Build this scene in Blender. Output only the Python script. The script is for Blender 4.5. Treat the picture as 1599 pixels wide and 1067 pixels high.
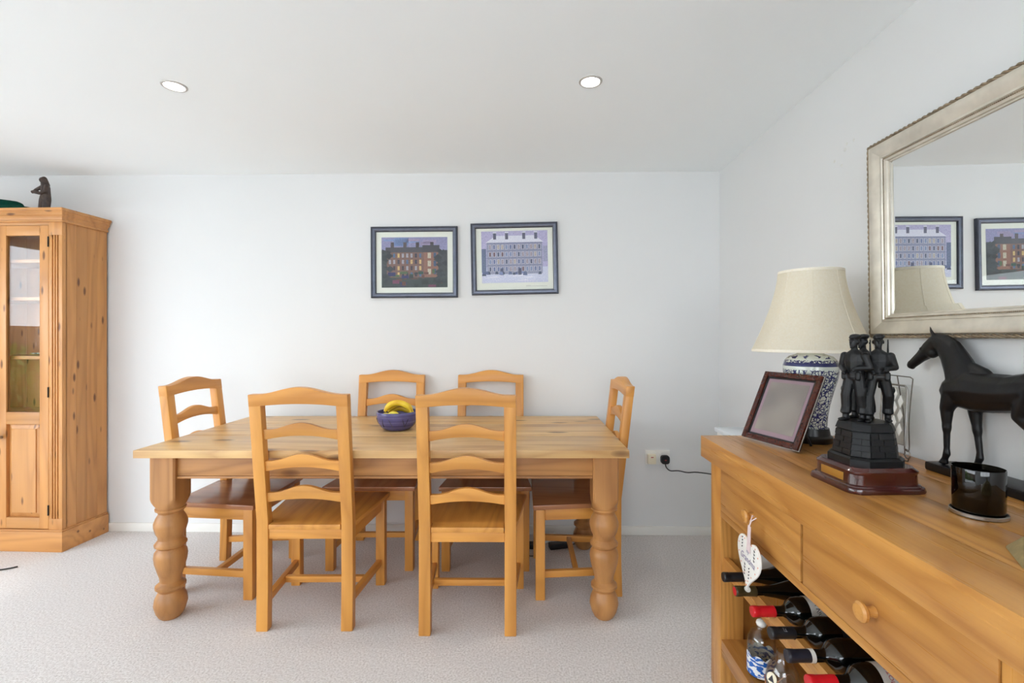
import bpy, bmesh, math, random
from mathutils import Vector, Matrix, Euler
R = math.radians
random.seed(7)
for o in list(bpy.data.objects): bpy.data.objects.remove(o)
SC = bpy.context.scene
COL = SC.collection

# ------------------------------------------------------------------ camera, world, light, exposure
EYE = 1.251            # camera height
F = 740.0              # focal length in pixels of a 1599 x 1067 frame
VX, VY = 815.0, 527.0  # where the view axis meets the picture
cam = bpy.data.objects.new('camera', bpy.data.cameras.new('camera'))
COL.objects.link(cam)
cam.location = (0, 0, EYE)
cam.rotation_euler = (R(90), 0, 0)
cam.data.sensor_width = 36.0
cam.data.lens = 36.0 * F / 1599.0
cam.data.shift_x = -(VX - 799.5) / 1599.0
cam.data.shift_y = (VY - 533.5) / 1599.0
cam.data.clip_start = 0.02
SC.camera = cam
SC.view_settings.view_transform = 'Standard'
SC.view_settings.look = 'None'
SC.view_settings.gamma = 1.0
SC.view_settings.use_curve_mapping = False
SC.view_settings.exposure = 0.22
SC.cycles.use_denoising = True
SC.cycles.max_bounces = 12
SC.cycles.diffuse_bounces = 7
SC.cycles.glossy_bounces = 5
SC.cycles.transparent_max_bounces = 12
SC.cycles.sample_clamp_indirect = 6.0
SC.cycles.caustics_reflective = False
SC.cycles.caustics_refractive = False

world = bpy.data.worlds.new('sky'); SC.world = world
world.use_nodes = True
wn = world.node_tree.nodes; wl = world.node_tree.links
bg = wn['Background']
tc = wn.new('ShaderNodeTexCoord'); sx = wn.new('ShaderNodeSeparateXYZ'); cr = wn.new('ShaderNodeValToRGB')
wl.new(tc.outputs['Generated'], sx.inputs[0]); wl.new(sx.outputs['Z'], cr.inputs[0]); wl.new(cr.outputs[0], bg.inputs['Color'])
cr.color_ramp.elements[0].position = 0.0; cr.color_ramp.elements[0].color = (0.89, 0.945, 1.0, 1)
cr.color_ramp.elements[1].position = 0.8; cr.color_ramp.elements[1].color = (0.76, 0.87, 1.0, 1)
bg.inputs['Strength'].default_value = 8.0

def portal(name, loc, rot, sx_, sy_):
    l = bpy.data.lights.new(name, 'AREA'); l.shape = 'RECTANGLE'; l.size = sx_; l.size_y = sy_
    l.cycles.is_portal = True
    o = bpy.data.objects.new(name, l); COL.objects.link(o); o.location = loc; o.rotation_euler = rot
sun = bpy.data.objects.new('sun', bpy.data.lights.new('sun', 'SUN')); COL.objects.link(sun)
sun.data.energy = 3.5; sun.data.angle = R(9); sun.data.color = (1.0, 1.0, 1.0)
sun.rotation_euler = Vector((0.64, 0.26, -0.74)).to_track_quat('-Z', 'Y').to_euler()   # through the patio door onto the carpet left of the picture
XL, YF = -4.3, -2.7       # left wall, wall behind the camera
PAT = (-2.6, 1.85, 2.08)   # patio opening in the left wall: y0, y1, head height
FILL_WIN = (-1.7, 1.1, 1.0, 2.08)  # unseen opening added behind the camera for fill light: x0, x1, sill, head
portal('patio_daylight', (XL - 0.13, (PAT[0] + PAT[1]) / 2, PAT[2] / 2), (0, R(-90), 0), PAT[2], PAT[1] - PAT[0])
portal('fill_window_portal', ((FILL_WIN[0] + FILL_WIN[1]) / 2, YF - 0.13, (FILL_WIN[2] + FILL_WIN[3]) / 2), (R(90), 0, 0), FILL_WIN[1] - FILL_WIN[0], FILL_WIN[3] - FILL_WIN[2])  # sky light let in as fill through the added opening

# ------------------------------------------------------------------ materials
def srgb(r, g, b):
    f = lambda c: (c / 255 / 12.92) if c / 255 <= 0.04045 else ((c / 255 + 0.055) / 1.055) ** 2.4
    return (f(r), f(g), f(b), 1)

class NT:
    def __init__(s, name):
        s.m = bpy.data.materials.new(name); s.m.use_nodes = True
        s.n = s.m.node_tree.nodes; s.l = s.m.node_tree.links
        s.b = s.n['Principled BSDF']; s.out = s.n['Material Output']
    def node(s, t, **kw):
        n = s.n.new('ShaderNode' + t)
        for k, v in kw.items(): setattr(n, k, v)
        return n
    def link(s, a, b): s.l.new(a, b)
    def inp(s, node, name, v):
        if hasattr(v, 'is_linked') or isinstance(v, bpy.types.NodeSocket): s.l.new(v, node.inputs[name])
        else: node.inputs[name].default_value = v
    def math(s, op, a, b=0.0, clamp=False):
        n = s.node('Math', operation=op); n.use_clamp = clamp
        s.inp(n, 0, a); s.inp(n, 1, b); return n.outputs[0]
    def mix(s, f, a, b, blend='MIX'):
        n = s.node('Mix', data_type='RGBA', blend_type=blend)
        s.inp(n, 0, f); s.inp(n, 6, a); s.inp(n, 7, b); return n.outputs[2]
    def ramp(s, f, stops):
        n = s.node('ValToRGB'); s.link(f, n.inputs[0])
        e = n.color_ramp.elements
        while len(e) < len(stops): e.new(0.5)
        for i, (p, c) in enumerate(stops): e[i].position = p; e[i].color = c
        return n.outputs[0]
    def coord(s, scale=(1, 1, 1), rnd=False, rot=(0, 0, 0), kind='Object'):
        t = s.node('TexCoord'); m = s.node('Mapping'); s.link(t.outputs[kind], m.inputs[0])
        m.inputs['Scale'].default_value = scale; m.inputs['Rotation'].default_value = rot
        if rnd:
            oi = s.node('ObjectInfo'); mu = s.math('MULTIPLY', oi.outputs['Random'], 37.0)
            s.link(mu, m.inputs['Location'])
        return m.outputs[0]
    def noise(s, v, scale=1.0, detail=3.0, rough=0.5, dist=0.0):
        n = s.node('TexNoise'); s.link(v, n.inputs['Vector'])
        n.inputs['Scale'].default_value = scale; n.inputs['Detail'].default_value = detail
        n.inputs['Roughness'].default_value = rough; n.inputs['Distortion'].default_value = dist
        return n.outputs[0]
    def bump(s, h, strength=0.2, dist=0.01):
        n = s.node('Bump'); n.inputs['Strength'].default_value = strength; n.inputs['Distance'].default_value = dist
        s.link(h, n.inputs['Height']); s.link(n.outputs[0], s.b.inputs['Normal'])

def plain(name, col, rough=0.5, metal=0.0, spec=0.5, var=0.06, vs=30.0, bump=0.0, bs=200.0, coat=0.0):
    t = NT(name); v = t.coord()
    n = t.noise(v, vs, 3.0)
    d = tuple(c * (1 - var) for c in col[:3]) + (1,); u = tuple(min(1, c * (1 + var)) for c in col[:3]) + (1,)
    t.link(t.ramp(n, [(0.3, d), (0.7, u)]), t.b.inputs['Base Color'])
    t.b.inputs['Roughness'].default_value = rough; t.b.inputs['Metallic'].default_value = metal
    t.b.inputs['Specular IOR Level'].default_value = spec
    if coat: t.b.inputs['Coat Weight'].default_value = coat; t.b.inputs['Coat Roughness'].default_value = 0.08
    if bump: t.bump(t.noise(v, bs, 2.0), bump, 0.002)
    return t.m

def wood(name, light, dark, axis='X', rough=0.42, ring=9.0, knots=0.5, knot_col=None, fine=0.5, contrast=0.55, dens=(2.6, 7.0)):
    """solid timber, grain along axis; contour lines of a stretched noise give the growth rings"""
    t = NT(name)
    def sc(along, across): return tuple(along if a == axis else across for a in 'XYZ')
    v1 = t.coord(sc(0.55, 5.0), rnd=True)
    base = t.noise(v1, 1.0, 2.0, 0.45, 0.25)
    rings = t.math('PINGPONG', t.math('MULTIPLY', base, ring), 0.5)
    rings = t.math('POWER', t.math('MULTIPLY', rings, 2.0), 1.6)
    v2 = t.coord(sc(2.2, 120.0), rnd=True)
    fg = t.noise(v2, 1.0, 3.0, 0.6)
    v3 = t.coord(sc(1.3, 11.0), rnd=True)
    patch = t.noise(v3, 1.0, 3.0, 0.55)
    f = t.math('ADD', t.math('MULTIPLY', rings, 0.5), t.math('MULTIPLY', fg, fine * 0.75))
    f = t.math('ADD', f, t.math('MULTIPLY', t.math('SUBTRACT', patch, 0.55), 1.1))
    f = t.math('MULTIPLY', f, contrast * 1.5, True)
    c = t.mix(f, light, dark)
    if knots:
        vo = t.node('TexVoronoi'); vo.feature = 'F1'; vo.inputs['Scale'].default_value = 1.0
        t.link(t.coord(sc(dens[0], dens[1]), rnd=True), vo.inputs['Vector'])
        kd = t.math('SUBTRACT', 1.0, t.math('DIVIDE', vo.outputs['Distance'], 0.17 * knots + 0.06), True)
        kk = t.math('MULTIPLY', t.math('POWER', kd, 0.7), 1.6, True)
        c = t.mix(t.math('MULTIPLY', kk, 0.85), c, knot_col or srgb(92, 52, 30))
    oi = t.node('ObjectInfo'); hv = t.node('HueSaturation'); t.link(c, hv.inputs['Color'])
    t.link(t.math('ADD', t.math('MULTIPLY', oi.outputs['Random'], 0.22), 0.89), hv.inputs['Value'])
    t.link(hv.outputs[0], t.b.inputs['Base Color'])
    t.link(t.math('ADD', t.math('MULTIPLY', fg, 0.18), rough - 0.09), t.b.inputs['Roughness'])
    t.bump(fg, 0.12, 0.001)
    return t.m

def woods(name, *a, **k): return {ax: wood(name + '_' + ax.lower(), *a, axis=ax, **k) for ax in 'XYZ'}

M = {}
M['table'] = woods('table_pine', srgb(228, 188, 128), srgb(168, 114, 64), knots=0.9, knot_col=srgb(104, 70, 50), rough=0.36, dens=(3.4, 10.0))
M['tleg'] = woods('table_leg_pine', srgb(188, 134, 78), srgb(122, 74, 36), knots=0.6, rough=0.42)
M['chair'] = woods('chair_beech', srgb(218, 154, 74), srgb(160, 96, 38), knots=0.0, rough=0.36, contrast=0.45)
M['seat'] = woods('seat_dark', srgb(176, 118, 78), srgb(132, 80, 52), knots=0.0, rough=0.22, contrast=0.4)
M['oak'] = woods('sideboard_oak', srgb(204, 148, 78), srgb(150, 92, 38), knots=0.0, ring=13.0, rough=0.3, fine=0.8, contrast=0.55)
M['pine'] = woods('cabinet_pine', srgb(204, 146, 86), srgb(152, 96, 48), knots=0.5, rough=0.34, contrast=0.45, dens=(4.6, 15.0))
M['wall'] = plain('wall_paint', srgb(225, 226, 226), 0.75, var=0.008, vs=2.0, bump=0.03, bs=60.0, spec=0.25)
M['ceil'] = plain('ceiling_paint', srgb(244, 248, 249), 0.85, var=0.006, vs=1.5, spec=0.2)
M['trim'] = plain('trim_gloss', srgb(236, 235, 230), 0.35, var=0.015, vs=8.0)
M['white'] = plain('white_plastic', srgb(238, 236, 230), 0.35, var=0.01)
M['cream'] = plain('cream_plastic', srgb(232, 222, 196), 0.35, var=0.01)
M['black'] = plain('black_plastic', srgb(22, 22, 24), 0.4, var=0.05)
M['bronze'] = plain('black_bronze', srgb(17, 18, 20), 0.4, metal=0.0, var=0.4, vs=25.0, bump=0.2, bs=160.0, spec=0.32)
M['horse'] = plain('horse_bronze', srgb(16, 16, 18), 0.36, var=0.4, vs=35.0, bump=0.1, bs=120.0, spec=0.35)
M['brown'] = plain('brown_bronze', srgb(66, 52, 46), 0.5, var=0.4, vs=60.0, bump=0.4, bs=120.0)
M['mahog'] = plain('mahogany', srgb(66, 24, 20), 0.2, var=0.3, vs=14.0, coat=0.6)
M['brass'] = plain('brass', srgb(206, 164, 84), 0.35, metal=0.85, var=0.05)
M['bezel'] = plain('satin_nickel', srgb(196, 192, 188), 0.55, metal=0.6, var=0.03)
M['steel'] = plain('steel', srgb(176, 172, 168), 0.3, metal=1.0, var=0.04)
M['wire'] = plain('wire', srgb(120, 112, 104), 0.3, metal=1.0, var=0.1)
M['iron'] = plain('iron', srgb(44, 40, 38), 0.5, metal=0.6)
M['silverframe'] = plain('antique_silver', srgb(214, 207, 193), 0.36, metal=0.5, var=0.12, vs=18.0)
M['silverdark'] = plain('tarnished_silver', srgb(150, 134, 112), 0.4, metal=0.6, var=0.3, vs=60.0)
M['pewter'] = plain('pewter_frame', srgb(120, 126, 142), 0.32, metal=0.5, var=0.12, vs=30.0)
M['pewterd'] = plain('dark_pewter', srgb(62, 66, 78), 0.35, metal=0.4, var=0.12, vs=30.0)
M['mount'] = plain('mount_card', srgb(232, 236, 226), 0.8, var=0.01)
M['gold'] = plain('gold_leaf', srgb(196, 176, 126), 0.38, metal=0.6, var=0.25, vs=40.0, bump=0.2, bs=60.0)
M['felt'] = plain('green_felt', srgb(14, 66, 54), 0.95, var=0.15, vs=60.0, bump=0.2, bs=500.0, spec=0.1)
t = NT('lamp_shade'); v = t.coord(); n = t.noise(v, 160.0, 2.0)
c = t.ramp(n, [(0.3, srgb(249, 243, 228)), (0.7, srgb(253, 249, 238))]); t.link(c, t.b.inputs['Base Color']); t.b.inputs['Roughness'].default_value = 0.9; t.b.inputs['Specular IOR Level'].default_value = 0.15
tl = t.node('BsdfTranslucent'); t.link(c, tl.inputs[0]); mx = t.node('MixShader'); mx.inputs[0].default_value = 0.35
t.link(t.b.outputs[0], mx.inputs[1]); t.link(tl.outputs[0], mx.inputs[2]); t.link(mx.outputs[0], t.out.inputs[0]); M['shade'] = t.m
M['capsule_red'] = plain('capsule_red', srgb(196, 24, 34), 0.3, var=0.1)
M['capsule_black'] = plain('capsule_black', srgb(24, 24, 28), 0.34, var=0.1)
M['capsule_olive'] = plain('capsule_olive', srgb(56, 46, 22), 0.34, var=0.1)
M['capsule_blue'] = plain('capsule_blue_black', srgb(26, 28, 40), 0.4, var=0.1)
M['bottle'] = plain('bottle_glass', srgb(9, 11, 10), 0.08, var=0.02, coat=0.5)
M['label_white'] = plain('label_paper', srgb(214, 212, 204), 0.7, var=0.03)
M['label_dark'] = plain('label_dark', srgb(20, 22, 28), 0.6, var=0.03)
M['ink'] = plain('ink', srgb(50, 48, 56), 0.7, var=0.02)
M['ink_red'] = plain('ink_red', srgb(170, 60, 66), 0.7, var=0.02)
M['ink_gold'] = plain('ink_gold', srgb(190, 170, 110), 0.4, metal=0.6)
M['ink_grey'] = plain('ink_grey', srgb(150, 150, 156), 0.5)
M['ink_lilac'] = plain('ink_lilac', srgb(120, 104, 150), 0.7)
M['ink_orange'] = plain('ink_orange', srgb(226, 140, 100), 0.7)
M['ribbon'] = plain('ribbon', srgb(226, 206, 206), 0.6, var=0.05)
M['pearl'] = plain('pearl', srgb(236, 234, 228), 0.2, var=0.08, vs=60.0, coat=0.6)
M['grass'] = plain('lawn', srgb(96, 128, 62), 0.9, var=0.35, vs=6.0)
M['leaf'] = plain('leaf', srgb(110, 150, 66), 0.6, var=0.4, vs=3.0)
M['fencewood'] = wood('fence_wood', srgb(134, 110, 92), srgb(96, 72, 58), axis='Y', knots=0.2, rough=0.7)
M['paving'] = plain('paving', srgb(214, 212, 208), 0.85, var=0.08, vs=4.0)

def thin_glass(name, tint=(1, 1, 1, 1), refl=1.0):
    t = NT(name); t.n.remove(t.b)
    tr = t.node('BsdfTransparent'); tr.inputs[0].default_value = tint
    gl = t.node('BsdfGlossy'); gl.inputs['Roughness'].default_value = 0.0
    lw = t.node('LayerWeight'); lw.inputs[0].default_value = 0.5
    fr = t.math('ADD', t.math('MULTIPLY', t.math('POWER', lw.outputs['Facing'], 5.0), 0.96), 0.04)
    mx = t.node('MixShader'); t.link(t.math('MULTIPLY', fr, refl, True), mx.inputs[0])
    t.link(tr.outputs[0], mx.inputs[1]); t.link(gl.outputs[0], mx.inputs[2]); t.link(mx.outputs[0], t.out.inputs[0])
    return t.m
M['glass'] = thin_glass('window_glass')
M['cabglass'] = thin_glass('cabinet_glass', (0.96, 0.97, 0.97, 1), 1.0)
M['picglass'] = thin_glass('picture_glass', (1, 1, 1, 1), 0.55)
M['frameglass'] = thin_glass('photo_glass', (1, 1, 1, 1), 0.25)
M['smoke'] = thin_glass('smoked_glass', (0.16, 0.15, 0.13, 1), 1.2)
M['clear'] = thin_glass('clear_glass', (0.94, 0.93, 0.90, 1), 1.6)
t = NT('mirror_glass'); t.b.inputs['Base Color'].default_value = (0.90, 0.92, 0.92, 1); t.b.inputs['Metallic'].default_value = 1.0
t.b.inputs['Roughness'].default_value = 0.0; M['mirror'] = t.m
# wool carpet
t = NT('carpet'); v = t.coord()
n1 = t.noise(v, 420.0, 2.0, 0.7); n2 = t.noise(v, 1.3, 3.0, 0.5); n3 = t.noise(v, 130.0, 2.0)
nn = t.math('ADD', t.math('MULTIPLY', n1, 0.55), t.math('MULTIPLY', n3, 0.45))
c = t.ramp(nn, [(0.32, srgb(164, 156, 151)), (0.5, srgb(216, 211, 208)), (0.7, srgb(250, 248, 247))])
c = t.mix(t.math('MULTIPLY', n2, 0.25), c, srgb(190, 183, 180))
t.link(c, t.b.inputs['Base Color']); t.b.inputs['Roughness'].default_value = 1.0; t.b.inputs['Specular IOR Level'].default_value = 0.05
t.b.inputs['Sheen Weight'].default_value = 0.2
t.bump(nn, 0.5, 0.004); M['carpet'] = t.m
# lit lamp face
t = NT('lamp_face'); t.b.inputs['Base Color'].default_value = (1, 1, 1, 1)
t.b.inputs['Emission Color'].default_value = (1, 0.96, 0.9, 1); t.b.inputs['Emission Strength'].default_value = 14.0; M['lamp'] = t.m
# blue and white porcelain: white glaze, painted scroll work and bands
t = NT('blue_white_porcelain'); v = t.coord()
vo = t.node('TexVoronoi'); vo.feature = 'DISTANCE_TO_EDGE'; vo.inputs['Scale'].default_value = 85.0
nz = t.node('TexNoise'); nz.inputs['Scale'].default_value = 30.0; t.link(v, nz.inputs['Vector'])
ad = t.node('MixRGB'); ad.blend_type = 'ADD'; ad.inputs[0].default_value = 0.03; t.link(v, ad.inputs[1]); t.link(nz.outputs['Color'], ad.inputs[2])
t.link(ad.outputs[0], vo.inputs['Vector'])
lines = t.math('LESS_THAN', vo.outputs['Distance'], 0.10)
blobs = t.math('GREATER_THAN', t.noise(v, 48.0, 2.0, 0.5, 1.6), 0.60)
pat = t.math('MAXIMUM', lines, blobs)
sp = t.node('SeparateXYZ'); t.link(v, sp.inputs[0])
z = sp.outputs['Z']
upper = t.math('GREATER_THAN', z, 0.292)     # plain shoulder
pat = t.math('MULTIPLY', pat, t.math('SUBTRACT', 1.0, upper))
band = t.math('MULTIPLY', t.math('GREATER_THAN', z, 0.270), t.math('LESS_THAN', z, 0.283))
bandp = t.math('MULTIPLY', t.math('MULTIPLY', t.math('GREATER_THAN', z, 0.258), t.math('LESS_THAN', z, 0.270)), 1.0)
clear = t.math('SUBTRACT', 1.0, bandp)
pat = t.math('MAXIMUM', t.math('MULTIPLY', pat, clear), band)
spray = t.math('MULTIPLY', t.math('MULTIPLY', t.math('GREATER_THAN', z, 0.297), t.math('LESS_THAN', z, 0.309)), t.math('GREATER_THAN', t.noise(v, 34.0, 2.0, 0.5, 1.0), 0.56))
pat = t.math('MAXIMUM', pat, spray)
c = t.mix(pat, srgb(206, 212, 206), srgb(40, 46, 98))
t.link(c, t.b.inputs['Base Color']); t.b.inputs['Roughness'].default_value = 0.12; t.b.inputs['Coat Weight'].default_value = 0.4; M['porcelain'] = t.m
# glazed blue bowl with brushed bands
t = NT('blue_glaze'); v = t.coord((1, 1, 30))
n = t.noise(v, 1.6, 3.0, 0.6); n2 = t.noise(t.coord(), 40.0, 2.0)
c = t.ramp(n, [(0.3, srgb(52, 50, 96)), (0.55, srgb(94, 92, 146)), (0.75, srgb(140, 138, 178))])
t.link(t.mix(t.math('MULTIPLY', n2, 0.3), c, srgb(46, 44, 78)), t.b.inputs['Base Color']); t.b.inputs['Roughness'].default_value = 0.16; M['glaze'] = t.m
# fruit
t = NT('banana_skin'); v = t.coord(); n = t.noise(v, 18.0, 3.0)
t.link(t.ramp(n, [(0.3, srgb(226, 176, 30)), (0.6, srgb(246, 212, 60)), (0.8, srgb(238, 220, 100))]), t.b.inputs['Base Color']); t.b.inputs['Roughness'].default_value = 0.45; M['banana'] = t.m
M['lemon'] = plain('lemon_skin', srgb(240, 222, 84), 0.4, var=0.08, bump=0.15, bs=180.0)
M['stalk'] = plain('stalk', srgb(76, 60, 30), 0.7)
# blue and white patterned bottle print
t = NT('blue_white_print'); v = t.coord((55, 55, 110), rot=(0.5, 0.5, 0))
n = t.noise(v, 1.0, 1.0, 0.4, 0.4)
st = t.math('GREATER_THAN', n, 0.5)
t.link(t.mix(st, srgb(232, 234, 236), srgb(34, 96, 178)), t.b.inputs['Base Color']); t.b.inputs['Roughness'].default_value = 0.3; M['blueprint'] = t.m
# burr walnut photo frame, blurred photo
t = NT('burr_walnut'); v = t.coord(); n = t.noise(v, 70.0, 4.0, 0.6, 1.5)
t.link(t.ramp(n, [(0.3, srgb(34, 12, 8)), (0.6, srgb(80, 32, 20)), (0.8, srgb(120, 54, 32))]), t.b.inputs['Base Color']); t.b.inputs['Roughness'].default_value = 0.15; M['walnut'] = t.m
M['mauve'] = plain('mauve_mount', srgb(150, 124, 134), 0.6, var=0.02)
t = NT('blurred_photo'); v = t.coord(); n = t.noise(v, 9.0, 1.0, 0.3)
t.link(t.ramp(n, [(0.3, srgb(112, 104, 104)), (0.55, srgb(140, 132, 126)), (0.75, srgb(158, 150, 138))]), t.b.inputs['Base Color']); t.b.inputs['Roughness'].default_value = 0.5; M['photo'] = t.m
# flat print: colour held per face
t = NT('painted_print'); at = t.node('VertexColor'); at.layer_name = 'Col'
n = t.noise(t.coord(), 140.0, 4.0, 0.65)
c = t.mix(0.45, at.outputs[0], t.ramp(n, [(0.32, (0.25, 0.25, 0.28, 1)), (0.7, (1, 1, 1, 1))]), 'OVERLAY')
t.link(c, t.b.inputs['Base Color']); t.b.inputs['Roughness'].default_value = 0.6; M['print'] = t.m

# ------------------------------------------------------------------ geometry helpers
def finish(me, smooth=35.0):
    if smooth:
        for p in me.polygons: p.use_smooth = True
        me.set_sharp_from_angle(angle=R(smooth))

class G:
    """collects shapes for ONE part"""
    def __init__(s): s.bm = bmesh.new()
    def _merge(s, b, mtx=None):
        if mtx is not None: bmesh.ops.transform(b, matrix=mtx, verts=b.verts)
        me = bpy.data.meshes.new('t'); b.to_mesh(me); b.free()
        s.bm.from_mesh(me); bpy.data.meshes.remove(me); return s
    def box(s, x0, x1, y0, y1, z0, z1, bev=0.003, seg=2, mtx=None):
        b = bmesh.new(); bmesh.ops.create_cube(b, size=1.0)
        for v in b.verts:
            v.co = Vector(((x0 + x1) / 2 + v.co.x * (x1 - x0), (y0 + y1) / 2 + v.co.y * (y1 - y0), (z0 + z1) / 2 + v.co.z * (z1 - z0)))
        if bev: bmesh.ops.bevel(b, geom=b.edges[:], offset=bev, segments=seg, affect='EDGES', profile=0.6)
        return s._merge(b, mtx)
    def prism(s, pts, a0, a1, plane='XZ', bev=0.0, seg=2, mtx=None):
        """outline pts in plane, extruded from a0 to a1 along the third axis"""
        b = bmesh.new()
        def P(u, v, a): return {'XZ': (u, a, v), 'YZ': (a, u, v), 'XY': (u, v, a)}[plane]
        lo = [b.verts.new(P(u, v, a0)) for u, v in pts]; hi = [b.verts.new(P(u, v, a1)) for u, v in pts]
        n = len(pts)
        b.faces.new(lo); b.faces.new(hi[::-1])
        for i in range(n): b.faces.new((lo[i], hi[i], hi[(i + 1) % n], lo[(i + 1) % n]))
        bmesh.ops.recalc_face_normals(b, faces=b.faces)
        if bev:
            ed = [e for e in b.edges if len(e.link_faces) == 2 and e.calc_face_angle(0) > 0.5]
            bmesh.ops.bevel(b, geom=ed, offset=bev, segments=seg, affect='EDGES', profile=0.6)
        return s._merge(b, mtx)
    def lathe(s, prof, n=32, center=(0, 0, 0), mtx=None, close=True, a0=0.0, a1=2 * math.pi):
        b = bmesh.new(); full = abs(a1 - a0 - 2 * math.pi) < 1e-6
        rings = []
        m = n if full else n + 1
        for r, z in prof:
            if r < 1e-6: rings.append([b.verts.new((0, 0, z))])
            else: rings.append([b.verts.new((r * math.cos(a0 + (a1 - a0) * i / n), r * math.sin(a0 + (a1 - a0) * i / n), z)) for i in range(m)])
        for A, B in zip(rings[:-1], rings[1:]):
            for i in range(n):
                j = (i + 1) % m if full else i + 1
                q = []
                for ring, k in ((A, i), (A, j), (B, j), (B, i)):
                    vv = ring[0] if len(ring) == 1 else ring[k]
                    if vv not in q: q.append(vv)
                if len(q) >= 3: b.faces.new(q)
        if close and full:
            for ring in (rings[0], rings[-1]):
                if len(ring) > 1: b.faces.new(ring)
        bmesh.ops.recalc_face_normals(b, faces=b.faces)
        bmesh.ops.translate(b, verts=b.verts, vec=center)
        return s._merge(b, mtx)
    def tube(s, path, r, n=8, closed=False, mtx=None):
        pts = [Vector(p) for p in path]; b = bmesh.new(); rings = []
        rr = r if isinstance(r, (list, tuple)) else [r] * len(pts)
        up = None
        for i, p in enumerate(pts):
            a = pts[i - 1] if (i > 0 or closed) else p
            c = pts[(i + 1) % len(pts)] if (i < len(pts) - 1 or closed) else p
            d = (c - a).normalized()
            if up is None: up = d.orthogonal().normalized()
            up = (up - d * up.dot(d)).normalized(); w = d.cross(up)
            rings.append([b.verts.new(p + (up * math.cos(2 * math.pi * k / n) + w * math.sin(2 * math.pi * k / n)) * rr[i]) for k in range(n)])
        m = len(rings)
        for i in range(m if closed else m - 1):
            A, B = rings[i], rings[(i + 1) % m]
            for k in range(n): b.faces.new((A[k], A[(k + 1) % n], B[(k + 1) % n], B[k]))
        if not closed: b.faces.new(rings[0][::-1]); b.faces.new(rings[-1])
        bmesh.ops.recalc_face_normals(b, faces=b.faces)
        return s._merge(b, mtx)
    def ball(s, c, r, sub=2, mtx=None):
        b = bmesh.new(); bmesh.ops.create_icosphere(b, subdivisions=sub, radius=1.0)
        rx, ry, rz = r if isinstance(r, (list, tuple)) else (r, r, r)
        for v in b.verts: v.co = Vector((c[0] + v.co.x * rx, c[1] + v.co.y * ry, c[2] + v.co.z * rz))
        return s._merge(b, mtx)
    def hull(s, c0, r0, c1, r1, sub=2):
        """tapered limb: the hull of two ellipsoids"""
        b = bmesh.new()
        for c, r in ((c0, r0), (c1, r1)):
            rx, ry, rz = r if isinstance(r, (list, tuple)) else (r, r, r)
            t_ = bmesh.new(); bmesh.ops.create_icosphere(t_, subdivisions=sub, radius=1.0)
            for v in t_.verts: b.verts.new((c[0] + v.co.x * rx, c[1] + v.co.y * ry, c[2] + v.co.z * rz))
            t_.free()
        res = bmesh.ops.convex_hull(b, input=b.verts)
        junk = [e for e in res['geom_interior'] if isinstance(e, bmesh.types.BMVert)] + [e for e in res['geom_unused'] if isinstance(e, bmesh.types.BMVert)]
        bmesh.ops.delete(b, geom=list(set(junk)), context='VERTS')
        return s._merge(b)
    def limb(s, nodes):
        for (c0, r0), (c1, r1) in zip(nodes[:-1], nodes[1:]): s.hull(c0, r0, c1, r1)
        return s
    def warp(s, fn):
        for v in s.bm.verts: v.co = Vector(fn(*v.co))
        return s
    def build(s, name, mat, parent=None, smooth=35.0, label=None):
        me = bpy.data.meshes.new(name); s.bm.to_mesh(me); s.bm.free()
        finish(me, smooth)
        return link(name, me, mat, parent, label)
    def fuse(s, name, mat, parent=None, voxel=0.002, it=4):
        """grow the collected limbs together into one continuous skin"""
        me = bpy.data.meshes.new('raw'); s.bm.to_mesh(me); s.bm.free()
        o = bpy.data.objects.new('raw', me); COL.objects.link(o)
        m = o.modifiers.new('r', 'REMESH'); m.mode = 'VOXEL'; m.voxel_size = voxel
        k = o.modifiers.new('s', 'SMOOTH'); k.iterations = it; k.factor = 0.5
        dg = bpy.context.evaluated_depsgraph_get(); dg.update()
        out = bpy.data.meshes.new_from_object(o.evaluated_get(dg))
        bpy.data.objects.remove(o); bpy.data.meshes.remove(me); out.name = name
        for p in out.polygons: p.use_smooth = True
        return link(name, out, mat, parent)

def link(name, me, mat, parent=None, label=None):
    if mat is not None:
        me.materials.clear(); me.materials.append(mat)
    o = bpy.data.objects.new(name, me); COL.objects.link(o)
    if parent is not None: o.parent = parent
    if label: o['label'] = label
    return o
def tag(o, label, cat, group=None):
    o['label'] = label; o['category'] = cat
    if group: o['group'] = group
    return o
def thing(name, label, cat, loc=(0, 0, 0), rz=0.0, group=None):
    o = bpy.data.objects.new(name, None); COL.objects.link(o); o.empty_display_size = 0.05
    o.location = loc; o.rotation_euler = (0, 0, rz)
    return tag(o, label, cat, group)
def struct(o): o['kind'] = 'structure'; return o
def dup(root, loc, rz, label, group=None):
    r = root.copy(); COL.objects.link(r); r.location = loc; r.rotation_euler = (0, 0, rz); r['label'] = label
    if group: r['group'] = group
    for ch in list(root.children):
        c_ = ch.copy(); COL.objects.link(c_); c_.parent = r
        for g in list(ch.children):
            d = g.copy(); COL.objects.link(d); d.parent = c_
    return r
def text_mesh(body, size, extrude=0.0, shear=0.0, align='CENTER'):
    cu = bpy.data.curves.new('txt', 'FONT'); cu.body = body; cu.size = size; cu.extrude = extrude; cu.shear = shear
    cu.align_x = align; cu.align_y = 'CENTER'; cu.resolution_u = 3
    o = bpy.data.objects.new('txt', cu); COL.objects.link(o)
    dg = bpy.context.evaluated_depsgraph_get(); dg.update()
    me = bpy.data.meshes.new_from_object(o.evaluated_get(dg))
    bpy.data.objects.remove(o); return me

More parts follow.
